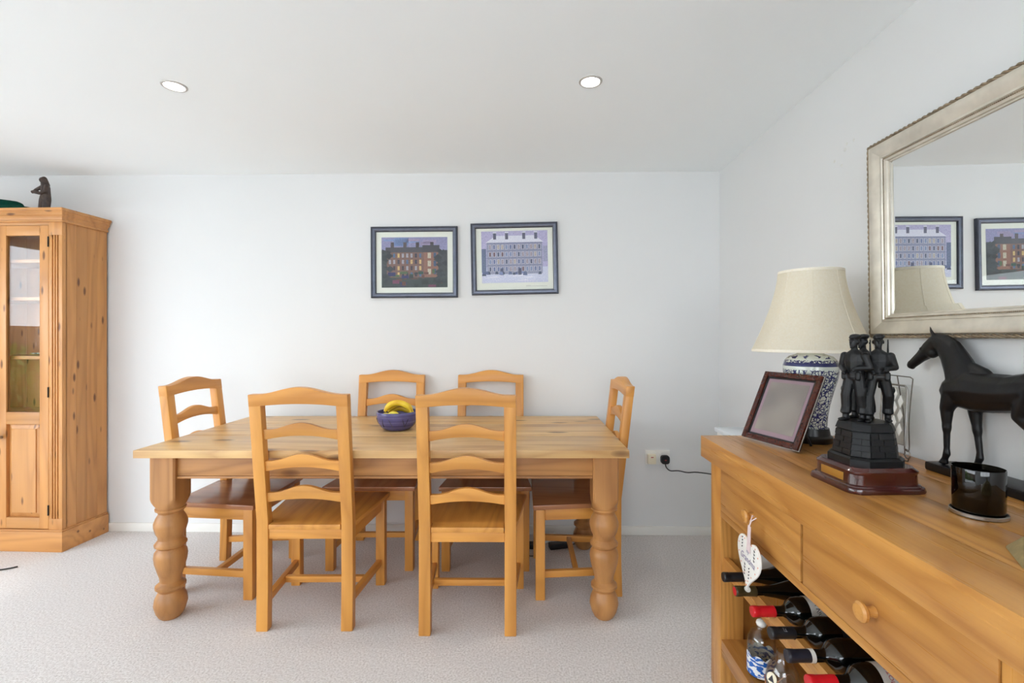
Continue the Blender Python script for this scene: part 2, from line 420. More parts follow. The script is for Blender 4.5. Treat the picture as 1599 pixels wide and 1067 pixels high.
# ------------------------------------------------------------------ the room
H = 2.30
YAW_B, YAW_R = R(-1.0), R(0.7)
CX, CY = 1.249, 2.997                       # far right corner
def back_y(x): return CY + (x - CX) * math.tan(YAW_B)
def right_x(y): return CX + (y - CY) * math.tan(YAW_R)
xl = XL - 0.3
struct(G().box(XL - 0.3, 1.7, YF - 0.3, 3.5, -0.12, 0.0, 0).build('floor', M['carpet']))
struct(G().box(XL - 0.3, 1.7, YF - 0.3, 3.5, H, H + 0.12, 0).build('ceiling', M['ceil']))
struct(G().prism([(XL - 0.1, back_y(XL - 0.1)), (CX + 0.2, back_y(CX + 0.2)), (CX + 0.2, 3.4), (XL - 0.1, 3.4)], 0, H, 'XY').build('wall_back', M['wall']))
rw = struct(G().prism([(right_x(YF - 0.1), YF - 0.1), (1.6, YF - 0.1), (1.6, CY + 0.1), (right_x(CY + 0.1), CY + 0.1)], 0, H, 'XY').build('wall_right', M['wall']))
g = G()
g.box(XL - 0.2, XL, YF, PAT[0], 0, H, 0); g.box(XL - 0.2, XL, PAT[1], 3.3, 0, H, 0); g.box(XL - 0.2, XL, PAT[0], PAT[1], PAT[2], H, 0)
struct(g.build('wall_left', M['wall']))
g = G()
g.box(XL - 0.2, FILL_WIN[0], YF - 0.2, YF, 0, H, 0); g.box(FILL_WIN[1], 1.6, YF - 0.2, YF, 0, H, 0)
g.box(FILL_WIN[0], FILL_WIN[1], YF - 0.2, YF, 0, FILL_WIN[2], 0); g.box(FILL_WIN[0], FILL_WIN[1], YF - 0.2, YF, FILL_WIN[3], H, 0)
struct(g.build('wall_front', M['wall']))
sk = 0.055
g = G(); g.prism([(XL, back_y(XL) - 0.014), (CX, back_y(CX) - 0.014), (CX, back_y(CX)), (XL, back_y(XL))], 0, sk, 'XY', bev=0.004)
struct(g.build('baseboard_back', M['trim']))
g = G(); g.prism([(right_x(YF) - 0.014, YF), (right_x(YF), YF), (CX, CY - 0.014), (CX - 0.014, CY - 0.014)], 0, sk, 'XY', bev=0.004)
struct(g.build('baseboard_right', M['trim']))
# patches of old filler on the right wall, above the lamp
g = G()
for py, pz, r in ((1.873, 1.946, 0.006), (1.81, 1.968, 0.008), (1.80, 1.987, 0.006), (1.762, 1.985, 0.006), (1.83, 1.915, 0.007)):
    g.lathe([(0, 0.0012), (r * 0.6, 0.0011), (r, 0)], 10, mtx=Matrix.Translation((right_x(py), py, pz)) @ Matrix.Rotation(R(-90), 4, 'Y'))
g.build('filler_spots', plain('filler', srgb(216, 216, 212), 0.9), rw)

# patio door in the left wall and an added window behind the camera for fill light
def glazing(name, horiz, a0, a1, z0, z1, plane, n):
    root = bpy.data.objects.new(name, None); COL.objects.link(root); struct(root)
    def bx(u0, u1, w0, w1, zz0, zz1, nm, mt, bev=0.004):
        g = G()
        if horiz == 'Y': g.box(w0, w1, u0, u1, zz0, zz1, bev)
        else: g.box(u0, u1, w0, w1, zz0, zz1, bev)
        return g.build(nm, mt, root)
    w0, w1 = plane - 0.10, plane - 0.04
    for nm, u0, u1, q0, q1 in (('frame_jamb', a0, a0 + 0.05, z0, z1), ('frame_jamb', a1 - 0.05, a1, z0, z1), ('frame_head', a0 + 0.05, a1 - 0.05, z1 - 0.06, z1), ('frame_sill', a0 + 0.05, a1 - 0.05, z0, z0 + 0.05)):
        bx(u0, u1, w0, w1, q0, q1, nm, M['white'])
    step = (a1 - a0 - 0.1) / n
    for i in range(n):
        u = a0 + 0.05 + i * step
        if i: bx(u - 0.035, u + 0.035, w0, w1, z0 + 0.05, z1 - 0.06, 'mullion', M['white'])
        bx(u + (0.035 if i else 0), u + step - (0.035 if i < n - 1 else 0), plane - 0.072, plane - 0.068, z0 + 0.05, z1 - 0.06, 'pane', M['glass'], 0)
    return root
glazing('door_1', 'Y', PAT[0], PAT[1], 0.0, PAT[2], XL, 3)
glazing('fill_window', 'X', FILL_WIN[0], FILL_WIN[1], FILL_WIN[2], FILL_WIN[3], YF, 3)
tr = G(); tr.box(XL - 0.03, XL + 0.015, PAT[0] - 0.06, PAT[1] + 0.06, PAT[2], PAT[2] + 0.07, 0.004)
struct(tr.build('trim_1', M['trim']))

# ------------------------------------------------------------------ the garden beyond the glass
struct(G().box(-14, XL - 0.2, -9, 9, -0.3, -0.05, 0).build('ground', M['grass']))
struct(G().box(-14, 6, -12, YF - 0.2, -0.3, -0.05, 0).build('ground', M['paving']))
struct(G().box(XL - 3.4, XL - 0.21, -2.6, 4.2, -0.05, -0.02, 0.004).build('terrace', M['paving']))
fr = thing('garden_fence', 'brown board fence across the lawn outside the patio door', 'fence', (-9.2, 0, -0.05))
pm = G().box(-0.01, 0.01, -0.07, 0.07, 0, 1.5, 0.003).build('board', M['fencewood'], fr); pm.location.y = -6.0
for i in range(1, 80):
    o = pm.copy(); COL.objects.link(o); o.parent = fr; o.location.y = -6.0 + i * 0.15
G().box(0.01, 0.05, -6, 6, 0.3, 0.38, 0.003).build('rail', M['fencewood'], fr); G().box(0.01, 0.05, -6, 6, 1.15, 1.23, 0.003).build('rail', M['fencewood'], fr)
def shrub(x, y, rx, rz, label, n=900):
    s = thing('garden_shrub', label, 'shrub', (x, y, -0.05))
    b = bmesh.new()
    for i in range(n):
        u = Vector((random.gauss(0, 1), random.gauss(0, 1), random.gauss(0, 1))).normalized() * (0.55 + 0.45 * random.random())
        c_ = Vector((u.x * rx, u.y * rx, rz + u.z * rz)); e = Euler((random.uniform(0, 6), random.uniform(0, 6), 0)).to_matrix()
        L = random.uniform(0.06, 0.11)
        vs = [b.verts.new(c_ + e @ Vector(p)) for p in ((-L, 0, 0), (0, -L * 0.4, 0.01), (L, 0, 0), (0, L * 0.4, 0.01))]
        b.faces.new(vs)
    g = G(); g.bm.free(); g.bm = b
    o = g.build('foliage', M['leaf'], s, 0); o['kind'] = 'stuff'
    G().tube([(0, 0, 0), (0.02, 0, rz * 0.6), (0, 0.03, rz)], [0.035, 0.028, 0.015]).build('stem', M['stalk'], s)
shrub(-7.9, -0.6, 0.8, 0.65, 'rounded green shrub before the board fence, nearer the terrace')
shrub(-8.3, 1.5, 0.7, 0.9, 'tall green shrub close against the board fence')
shrub(-7.6, -2.4, 0.5, 0.42, 'low green shrub on the lawn beside the terrace corner')

# ------------------------------------------------------------------ dining table
TZ = 0.766
TX0, TX1, TY0, TY1 = -1.668, 0.461, 2.03, 2.92
tb = thing('dining_table', 'long pine farmhouse dining table with thick turned legs', 'table', ((TX0 + TX1) / 2, (TY0 + TY1) / 2, 0))
hx, hy = (TX1 - TX0) / 2, (TY1 - TY0) / 2
ys = [-hy, -hy + 0.30, -hy + 0.63, hy]
for y0, y1 in zip(ys[:-1], ys[1:]):
    G().box(-hx, hx, y0 + 0.0004, y1 - 0.0004, TZ - 0.034, TZ, 0.003).build('tabletop_plank', M['table']['X'], tb)
ax0, ax1 = hx - 0.037, hy - 0.04          # outer faces of the leg blocks
LB = 0.112
prof = [(0.037, 0), (0.045, 0.008), (0.056, 0.03), (0.064, 0.062), (0.06, 0.09), (0.05, 0.112), (0.046, 0.12), (0.048, 0.126), (0.058, 0.136), (0.058, 0.147), (0.048, 0.155), (0.041, 0.163), (0.043, 0.185), (0.052, 0.215),
        (0.061, 0.25), (0.064, 0.275), (0.061, 0.295), (0.052, 0.308), (0.049, 0.313), (0.052, 0.318), (0.061, 0.324), (0.062, 0.332), (0.054, 0.342), (0.048, 0.352), (0.049, 0.366), (0.057, 0.382), (0.064, 0.41), (0.064, 0.426), (0.057, 0.446),
        (0.049, 0.46), (0.046, 0.468), (0.05, 0.476), (0.058, 0.482), (0.059, 0.49), (0.054, 0.494), (0.054, 0.50), (0.05, 0.54)]
for sx_ in (-1, 1):
    for sy_ in (-1, 1):
        cx, cy = sx_ * (ax0 - LB / 2), sy_ * (ax1 - LB / 2)
        g = G(); g.lathe(prof, 40, (cx, cy, 0))
        # square block with its foot rounded to the turning
        b = bmesh.new(); rings = []
        for z_, k in ((TZ - 0.034, 1), (0.552, 1), (0.54, 0.93), (0.526, 0.80), (0.512, 0.62), (0.50, 0.4)):
            h_ = LB / 2; ring = []
            for i in range(48):
                a = 2 * math.pi * (i + 0.5) / 48; m_ = max(abs(math.cos(a)), abs(math.sin(a)))
                q = h_ / m_; rr = min(q, h_ * (0.98 + (1 - 0.98) * k) + (1.414 * h_ - h_) * max(0, (k - 0.4) / 0.6))
                if k < 0.45: rr = 0.056
                ring.append(b.verts.new((cx + rr * math.cos(a), cy + rr * math.sin(a), z_)))
            rings.append(ring)
        for A, B in zip(rings[:-1], rings[1:]):
            for i in range(48): b.faces.new((A[i], A[(i + 1) % 48], B[(i + 1) % 48], B[i]))
        b.faces.new(rings[0]); b.faces.new(rings[-1]); bmesh.ops.recalc_face_normals(b, faces=b.faces)
        g._merge(b)
        g.build('leg', M['tleg']['Z'], tb, 30)
AZ0, AZ1 = 0.628, TZ - 0.034
def apron(x0, x1, y0, y1, ax):
    g = G(); g.box(x0, x1, y0, y1, AZ0 + 0.012, AZ1, 0.0015); e = 0.003
    if ax == 'X': g.box(x0, x1, y0 - e, y1 + e, AZ0, AZ0 + 0.011, 0.003)
    else: g.box(x0 - e, x1 + e, y0, y1, AZ0, AZ0 + 0.011, 0.003)
    g.build('apron', M['tleg'][ax], tb)
for s_ in (-1, 1):
    y_ = s_ * (ax1 - 0.03); apron(-ax0 + LB, ax0 - LB, y_ - 0.011, y_ + 0.011, 'X')
    x_ = s_ * (ax0 - 0.03); apron(x_ - 0.011, x_ + 0.011, -ax1 + LB, ax1 - LB, 'Y')

# ------------------------------------------------------------------ ladder-back chairs
def lean(z): return -0.002 * min(z, 0.47) / 0.47 - (0.118 * (z - 0.47) if z > 0.47 else 0)
def make_chair(seat_mat):
    c_ = thing('dining_chair', '', 'chair', group='ladder-back chairs around the table')
    W_, WI = 0.205, 0.155
    for s_ in (-1, 1):
        zs = [0, 0.2, 0.42, 0.47, 0.52, 0.7, 0.97]
        back = [(-0.203 + lean(z_) - (0.006 if z_ == 0 else 0), z_) for z_ in zs]; front = [(-0.163 + lean(z_) - (0.006 if z_ == 0 else 0), z_) for z_ in zs][::-1]
        G().prism(back + front, s_ * W_ if s_ < 0 else WI, -WI if s_ < 0 else W_, 'YZ', bev=0.005).build('back_post', M['chair']['Z'], c_, 40)
        xo, xi = s_ * 0.235, s_ * 0.19
        G().box(min(xo, xi), max(xo, xi), 0.165, 0.21, 0, 0.43, 0.004).build('leg', M['chair']['Z'], c_)
        # side stretcher and side apron run from the rear post out to the wider front leg
        def skew(x, y, z_, s=s_): return (x + s * 0.028 * (y + 0.165) / 0.33, y, z_)
        G().box(*sorted((s_ * 0.168, s_ * 0.192)), -0.166, 0.167, 0.10, 0.132, 0.003).warp(skew).build('stretcher', M['chair']['Y'], c_)
        G().box(*sorted((s_ * 0.168, s_ * 0.19)), -0.166, 0.167, 0.375, 0.43, 0.003).warp(skew).build('seat_rail', M['chair']['Y'], c_)
    G().box(-0.182, 0.182, 0.0, 0.024, 0.102, 0.130, 0.003).build('stretcher', M['chair']['X'], c_)
    G().box(-0.192, 0.192, 0.176, 0.2, 0.375, 0.43, 0.003).build('seat_rail', M['chair']['X'], c_)
    G().box(-WI, WI, -0.198, -0.174, 0.39, 0.43, 0.003).build('seat_rail', M['chair']['X'], c_)
    # seat board: notched round the posts, wider to the front
    pts = [(-0.153, -0.207), (0.153, -0.207), (0.153, -0.157), (0.205, -0.157), (0.248, 0.222), (-0.248, 0.222), (-0.205, -0.157), (-0.153, -0.157)]
    G().prism(pts, 0.432, 0.455, 'XY', bev=0.005).build('seat', seat_mat, c_)
    def slat(name, hw, top_end, top_mid, bot_end, bot_mid, th, y0):
        n = 28; up, lo = [], []
        for i in range(n + 1):
            x = -hw + 2 * hw * i / n; k = abs(x) / hw
            a = 0.5 + 0.5 * math.cos(math.pi * min(1, k / 0.86))
            b_ = max(0.0, 1 - (k / 0.94) ** 2)
            up.append((x, top_end + (top_mid - top_end) * a)); lo.append((x, bot_end + (bot_mid - bot_end) * b_))
        g = G(); g.prism(lo + up[::-1], y0, y0 + th, 'XZ', bev=0.004)
        g.warp(lambda x, y, z_: (x, y + lean(z_), z_)).build(name, M['chair']['X'], c_, 40)
    slat('crest_rail', W_, 1.015, 1.045, 0.962, 0.975, 0.041, -0.2035)
    slat('back_slat', WI + 0.002, 0.866, 0.895, 0.822, 0.839, 0.022, -0.194)
    slat('back_slat', WI + 0.002, 0.730, 0.760, 0.686, 0.703, 0.022, -0.194)
    slat('back_slat', WI + 0.002, 0.592, 0.622, 0.550, 0.564, 0.022, -0.194)
    return c_
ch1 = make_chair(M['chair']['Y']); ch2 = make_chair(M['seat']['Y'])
GRP = 'ladder-back chairs around the table'
ch1.location = (-0.926, 2.220, 0); ch1.rotation_euler.z = R(0.3)
ch1['label'] = 'beech ladder-back chair on the long side away from the wall, nearer the glazed cabinet'
dup(ch1, (-0.227, 2.188, 0), R(-0.3), 'beech ladder-back chair on the long side away from the wall, nearer the sideboard', GRP)
ch2.location = (-0.817, 2.742, 0); ch2.rotation_euler.z = R(180)
ch2['label'] = 'ladder-back chair between table and picture wall, behind the fruit bowl'
dup(ch2, (-0.195, 2.738, 0), R(180), 'ladder-back chair between table and picture wall, nearer the wall socket', GRP)
dup(ch2, (-1.487, 2.49, 0), R(-91), 'ladder-back chair at the table end facing away from the glazed cabinet', GRP)
dup(ch2, (0.275, 2.485, 0), R(90), 'ladder-back chair at the table end beside the sideboard and socket', GRP)

# ------------------------------------------------------------------ fruit bowl
bx_, by_ = -0.657, 2.50
bowl = thing('fruit_bowl', 'blue glazed pottery bowl with incised zigzag lines on the table', 'bowl', (bx_, by_, TZ))
bp = [(0.0, 0.0), (0.055, 0.0), (0.07, 0.006), (0.088, 0.022), (0.1, 0.045), (0.1055, 0.068), (0.1045, 0.073), (0.107, 0.078), (0.1065, 0.094), (0.104, 0.098), (0.1, 0.096), (0.099, 0.07), (0.09, 0.04), (0.07, 0.018), (0.0, 0.012)]
G().lathe(bp, 48).build('bowl_body', M['glaze'], bowl, 60)
def bowl_r(z_):
    for (r0, z0), (r1, z1) in zip(bp[1:9], bp[2:9]):
        if z0 <= z_ <= z1 and z1 > z0: return r0 + (r1 - r0) * (z_ - z0) / (z1 - z0)
    return 0.1
for a in (-118, -100, -62, -44, 20, 80, 140, 200):
    d = random.choice((-14, 14)) if a not in (-118, -100) else (-8 if a == -118 else 16)
    pth = [((bowl_r(z_) + 0.0006) * math.cos(R(a + d * (1 - z_ / 0.07))), (bowl_r(z_) + 0.0006) * math.sin(R(a + d * (1 - z_ / 0.07))), z_) for z_ in (0.024, 0.035, 0.045, 0.056, 0.066)]
    G().tube(pth, 0.0012, 5).build('incised_line', M['black'], bowl)
def banana(name, ang, cx, cy, cz, rad, a0, a1, tilt, label):
    b_ = thing('banana', label, 'banana', (bx_ + cx, by_ + cy, TZ + cz), R(ang), 'bananas in the blue bowl')
    n = 14; P_ = []; r_ = []
    for i in range(n + 1):
        t_ = i / n; a = R(a0 + (a1 - a0) * t_)
        P_.append((rad * math.cos(a), 0.002 * math.sin(t_ * 9) + tilt * rad * math.sin(a) * 0.2, rad * math.sin(a)))
        r_.append(0.0165 * min(1, 0.42 + 3.2 * t_, 0.30 + 3.4 * (1 - t_)))
    G().tube(P_, r_, 7).build('fruit', M['banana'], b_, 60)
    d = (Vector(P_[-1]) - Vector(P_[-2])).normalized(); e = Vector(P_[-1])
    G().tube([e - d * 0.002, e + d * 0.012, e + d * 0.022], [0.0055, 0.0048, 0.006], 7).build('stalk', M['banana'], b_)
    d = (Vector(P_[0]) - Vector(P_[1])).normalized(); e = Vector(P_[0])
    G().tube([e - d * 0.002, e + d * 0.004], [0.006, 0.0035], 7).build('tip', M['stalk'], b_)
banana('banana', 2, 0.006, -0.020, 0.072, 0.07, 160, 22, 0.3, 'topmost yellow banana arching over the fruit in the blue bowl')
banana('banana', 2, 0.012, 0.018, 0.060, 0.07, 156, 26, 0.3, 'yellow banana behind the topmost one in the blue bowl')
banana('banana', 2, 0.0, 0.056, 0.046, 0.058, 150, 30, 0.2, 'yellow banana lying low under the others in the blue bowl')
lm = thing('lemon', 'round yellow lemon in front of the bananas in the blue bowl', 'lemon', (bx_ - 0.005, by_ - 0.062, TZ + 0.078))
G().ball((0, 0, 0), (0.034, 0.027, 0.026), 3).build('fruit', M['lemon'], lm); G().ball((-0.034, 0, 0), (0.006, 0.004, 0.004), 2).build('tip', M['lemon'], lm)
lm2 = dup(lm, (bx_ - 0.052, by_ - 0.035, TZ + 0.07), R(30), 'smaller lemon against the bowl rim under the banana tip'); lm2.scale = (0.85,) * 3

# ------------------------------------------------------------------ glazed pine cabinet
CD, CW = 0.285, 0.80
cb = thing('glazed_cabinet', 'tall pine cabinet with glazed doors and fluted corner pilasters', 'cabinet', (-2.683, 2.765, 0), R(-2.5))
P = M['pine']
# side planks
for s_ in (0, 1):
    x0 = -0.02 if s_ == 0 else -CW
    for k in range(4):
        y0 = 0.02 + (CD - 0.02) * k / 4
        G().box(x0, x0 + 0.02, y0 + 0.0004, y0 + (CD - 0.02) / 4 - 0.0004, 0.12, 1.935, 0.0012).build('side_plank', P['Z'], cb)
for k in range(6):
    x0 = -CW + 0.02 + (CW - 0.04) * k / 6
    G().box(x0 + 0.0005, x0 + (CW - 0.04) / 6 - 0.0005, CD - 0.014, CD - 0.002, 0.12, 1.93, 0.001).build('back_plank', P['Z'], cb)
for s_ in (0, 1):                       # pilaster with three flutes
    xr = 0.0 if s_ == 0 else -CW + 0.082
    g = G(); xs = [xr - 0.082, xr - 0.066, xr - 0.060, xr - 0.050, xr - 0.044, xr - 0.034, xr - 0.028, xr - 0.018, xr]
    g.box(xr - 0.082, xr, 0.013, 0.03, 0.125, 1.93, 0.001)
    g.box(xr - 0.082, xr, 0.0, 0.014, 0.125, 0.19, 0.001); g.box(xr - 0.082, xr, 0.0, 0.014, 1.85, 1.93, 0.001)
    for a, b in ((xr - 0.082, xr - 0.062), (xr - 0.055, xr - 0.046), (xr - 0.039, xr - 0.030), (xr - 0.023, xr)):
        g.box(a, b, 0.0, 0.014, 0.19, 1.85, 0.0025)
    g.build('pilaster', P['Z'], cb)
G().box(-CW - 0.012, 0.012, -0.012, CD, 0, 0.118, 0.003).build('plinth', P['X'], cb)
G().box(-CW - 0.008, 0.008, -0.008, CD, 0.118, 0.127, 0.003).build('plinth_moulding', P['X'], cb)
G().box(-CW + 0.082, -0.082, 0.003, 0.03, 1.908, 1.935, 0.001).build('top_rail', P['X'], cb)
G().box(-CW + 0.02, -0.02, 0.03, CD, 1.90, 1.92, 0.001).build('top_board', P['X'], cb)
# cornice: stepped moulding on three sides
cp = [(0.0, 1.926), (0.008, 1.926), (0.010, 1.932), (0.008, 1.938), (0.005, 1.939), (0.006, 1.948), (0.012, 1.957), (0.020, 1.963), (0.020, 1.967), (0.017, 1.968), (0.019, 1.975), (0.026, 1.982), (0.026, 1.986), (0.031, 1.987), (0.031, 2.002)]
b = bmesh.new(); rings = []
for e, z_ in cp: rings.append([b.verts.new(p) for p in ((-CW - e, CD, z_), (-CW - e, -e, z_), (e, -e, z_), (e, CD, z_))])
for A, B in zip(rings[:-1], rings[1:]):
    for i in range(4): b.faces.new((A[i], A[(i + 1) % 4], B[(i + 1) % 4], B[i]))
b.faces.new(rings[0]); b.faces.new(rings[-1]); bmesh.ops.recalc_face_normals(b, faces=b.faces)
g = G(); g._merge(b); g.build('cornice', P['X'], cb, 0)
for zz in (0.13, 0.78, 1.12, 1.47, 1.695):
    G().box(-CW + 0.02, -0.02, 0.04, CD - 0.015, zz, zz + 0.02, 0.002).build('shelf', P['X'], cb)
def cab_door(x0, x1, hinge):
    d = bpy.data.objects.new('door', None); COL.objects.link(d); d.parent = cb
    z0, z1 = 0.131, 1.906; st = 0.055
    for a, b_ in ((x0 + 0.001, x0 + st), (x1 - st, x1 - 0.001)): G().box(a, b_, 0.0, 0.022, z0, z1, 0.002).build('stile', P['Z'], d)
    for a, b_ in ((z0, 0.195), (0.741, 0.812), (1.847, z1)): G().box(x0 + st, x1 - st, 0.0, 0.022, a, b_, 0.003).build('rail', P['X'], d)
    G().box(x0 + st, x1 - st, 0.010, 0.014, 0.812, 1.847, 0).build('pane', M['cabglass'], d)
    a, b_, c_, e = x0 + st, x1 - st, 0.195, 0.741; k = 0.028
    bm = bmesh.new(); o = [bm.verts.new(p) for p in ((a, 0.018, c_), (b_, 0.018, c_), (b_, 0.018, e), (a, 0.018, e))]
    s1 = [bm.verts.new(p) for p in ((a + k, 0.009, c_ + k), (b_ - k, 0.009, c_ + k), (b_ - k, 0.009, e - k), (a + k, 0.009, e - k))]
    i_ = [bm.verts.new(p) for p in ((a + k, 0.004, c_ + k), (b_ - k, 0.004, c_ + k), (b_ - k, 0.004, e - k), (a + k, 0.004, e - k))]
    for A, B in ((o, s1), (s1, i_)):
        for j in range(4): bm.faces.new((A[j], A[(j + 1) % 4], B[(j + 1) % 4], B[j]))
    bm.faces.new(i_); bmesh.ops.recalc_face_normals(bm, faces=bm.faces)
    if bm.faces[0].normal.y > 0: bmesh.ops.reverse_faces(bm, faces=bm.faces)
    g = G(); g._merge(bm); g.build('door_panel', P['Z'], d, 10)
    hxp = x1 + 0.001 if hinge > 0 else x0 - 0.001
    for zz in (0.24, 0.93, 1.81): G().tube([(hxp, -0.003, zz - 0.03), (hxp, -0.003, zz + 0.03)], 0.0035, 8).build('hinge', M['iron'], d)
    kx = x0 + 0.028 if hinge > 0 else x1 - 0.028
    G().lathe([(0.008, 0), (0.007, 0.012), (0.016, 0.02), (0.017, 0.028), (0.01, 0.034), (0, 0.035)], 20, mtx=Matrix.Translation((kx, 0, 0.665)) @ Matrix.Rotation(R(90), 4, 'X')).build('knob', M['steel'], d)
    return d
xm = -CW / 2
cab_door(xm + 0.001, -0.083, 1); cab_door(-CW + 0.083, xm - 0.001, -1)
# white paper tag tied at the door knob
def loc2w(o, p): return Matrix.Translation(o.location) @ o.rotation_euler.to_matrix().to_4x4() @ Vector(p)
p0 = loc2w(cb, (xm + 0.024, -0.040, 0.70))
tg = G().prism([(-0.02, -0.008), (0.012, -0.012), (0.034, 0.0), (0.022, 0.014), (-0.018, 0.002)], -0.0008, 0.0008, 'XZ').build('paper_tag', M['label_white'])
tg.location = p0; tag(tg, 'white paper tag hanging at the glazed cabinet door knob', 'tag')
# glassware and china seen through the panes
def stemglass(x, z_, label):
    s_ = thing('wine_glass', label, 'glass', loc2w(cb, (x, 0.17, z_)), 0, 'glassware on the cabinet shelves')
    G().lathe([(0.03, 0), (0.03, 0.002), (0.005, 0.006), (0.004, 0.07)], 20).build('stem', M['clear'], s_, 40)
    G().lathe([(0.004, 0.07), (0.026, 0.085), (0.036, 0.115), (0.033, 0.15), (0.032, 0.15), (0.034, 0.115), (0.024, 0.088), (0, 0.08)], 24).build('cup', M['clear'], s_, 40)
stemglass(-0.17, 1.491, 'clear stemmed glass on the cabinet shelf, nearest the fluted corner')
stemglass(-0.28, 1.491, 'clear stemmed glass on the cabinet shelf, second from the fluted corner')
pl = G().lathe([(0, 0.0), (0.05, 0.0), (0.1, 0.012), (0.1, 0.016), (0.05, 0.005), (0, 0.004)], 32).build('china_plate', M['porcelain'])
pl.location = loc2w(cb, (-0.22, 0.16, 1.141)); tag(pl, 'white and blue china plate lying on the middle cabinet shelf', 'plate')

# green beret and bronze figure on the cabinet
g = G(); g.hull((-0.06, 0, 0.022), (0.10, 0.10, 0.022), (0.05, 0, 0.026), (0.085, 0.09, 0.024)); g.hull((-0.07, -0.01, 0.066), (0.07, 0.06, 0.024), (0.0, -0.01, 0.058), (0.06, 0.05, 0.024))
g.hull((0.1, 0, 0.012), (0.05, 0.08, 0.011), (0.05, 0, 0.02), (0.08, 0.09, 0.02))
g.hull((-0.1, -0.07, 0.05), (0.03, 0.01, 0.01), (-0.03, -0.075, 0.047), (0.03, 0.012, 0.008))
br = bpy.data.objects.new('beret', None); COL.objects.link(br); br.location = loc2w(cb, (-0.437, 0.12, 2.0035))
tag(br, 'dark green felt beret lying on top of the glazed cabinet', 'hat')
g.fuse('crown', M['felt'], br, 0.006, 6)
G().tube([(0.125 * math.cos(a / 20 * 2 * math.pi), 0.085 * math.sin(a / 20 * 2 * math.pi), 0.005) for a in range(20)], 0.005, 6, closed=True).build('headband', M['black'], br)
fg_ = thing('bronze_figurine', 'small dark bronze hooded figure holding a bundle on top of the cabinet', 'figurine', loc2w(cb, (-0.245, 0.12, 2.0025)), R(0))
g = G(); g.hull((-0.012, 0, 0.012), (0.034, 0.03, 0.012), (0.012, 0, 0.014), (0.034, 0.03, 0.014)); g.hull((0.0, 0, 0.02), (0.03, 0.025, 0.012), (0.01, 0, 0.034), (0.02, 0.02, 0.01))
g.fuse('rock_base', M['brown'], fg_, 0.003, 2)
g = G()
g.limb([((0.016, 0, 0.04), (0.02, 0.018, 0.008)), ((0.02, 0, 0.09), (0.022, 0.02, 0.02)), ((0.012, 0, 0.13), (0.026, 0.022, 0.02)), ((0.012, 0, 0.165), (0.024, 0.02, 0.016)), ((0.0, -0.003, 0.19), 0.012)])   # robe
g.limb([((-0.012, -0.006, 0.035), (0.012, 0.012, 0.006)), ((-0.01, -0.004, 0.085), (0.011, 0.013, 0.012)), ((0.005, 0, 0.12), (0.02, 0.018, 0.015))])
g.limb([((0.026, -0.008, 0.168), 0.012), ((0.03, -0.02, 0.135), 0.010), ((0.0, -0.028, 0.12), 0.008), ((-0.022, -0.028, 0.124), 0.006)])
g.limb([((-0.008, -0.004, 0.166), 0.011), ((-0.03, -0.016, 0.145), 0.009), ((-0.04, -0.026, 0.126), 0.007)])
g.hull((-0.036, -0.028, 0.13), (0.012, 0.01, 0.009), (-0.008, -0.03, 0.126), (0.012, 0.01, 0.012))
g.ball((-0.004, -0.006, 0.208), (0.013, 0.015, 0.018)); g.hull((0.0, 0.003, 0.214), (0.016, 0.016, 0.019), (0.012, 0.008, 0.18), (0.016, 0.014, 0.016)); g.ball((-0.006, -0.02, 0.205), (0.003, 0.004, 0.003))
g.fuse('body', M['brown'], fg_, 0.0026, 2)

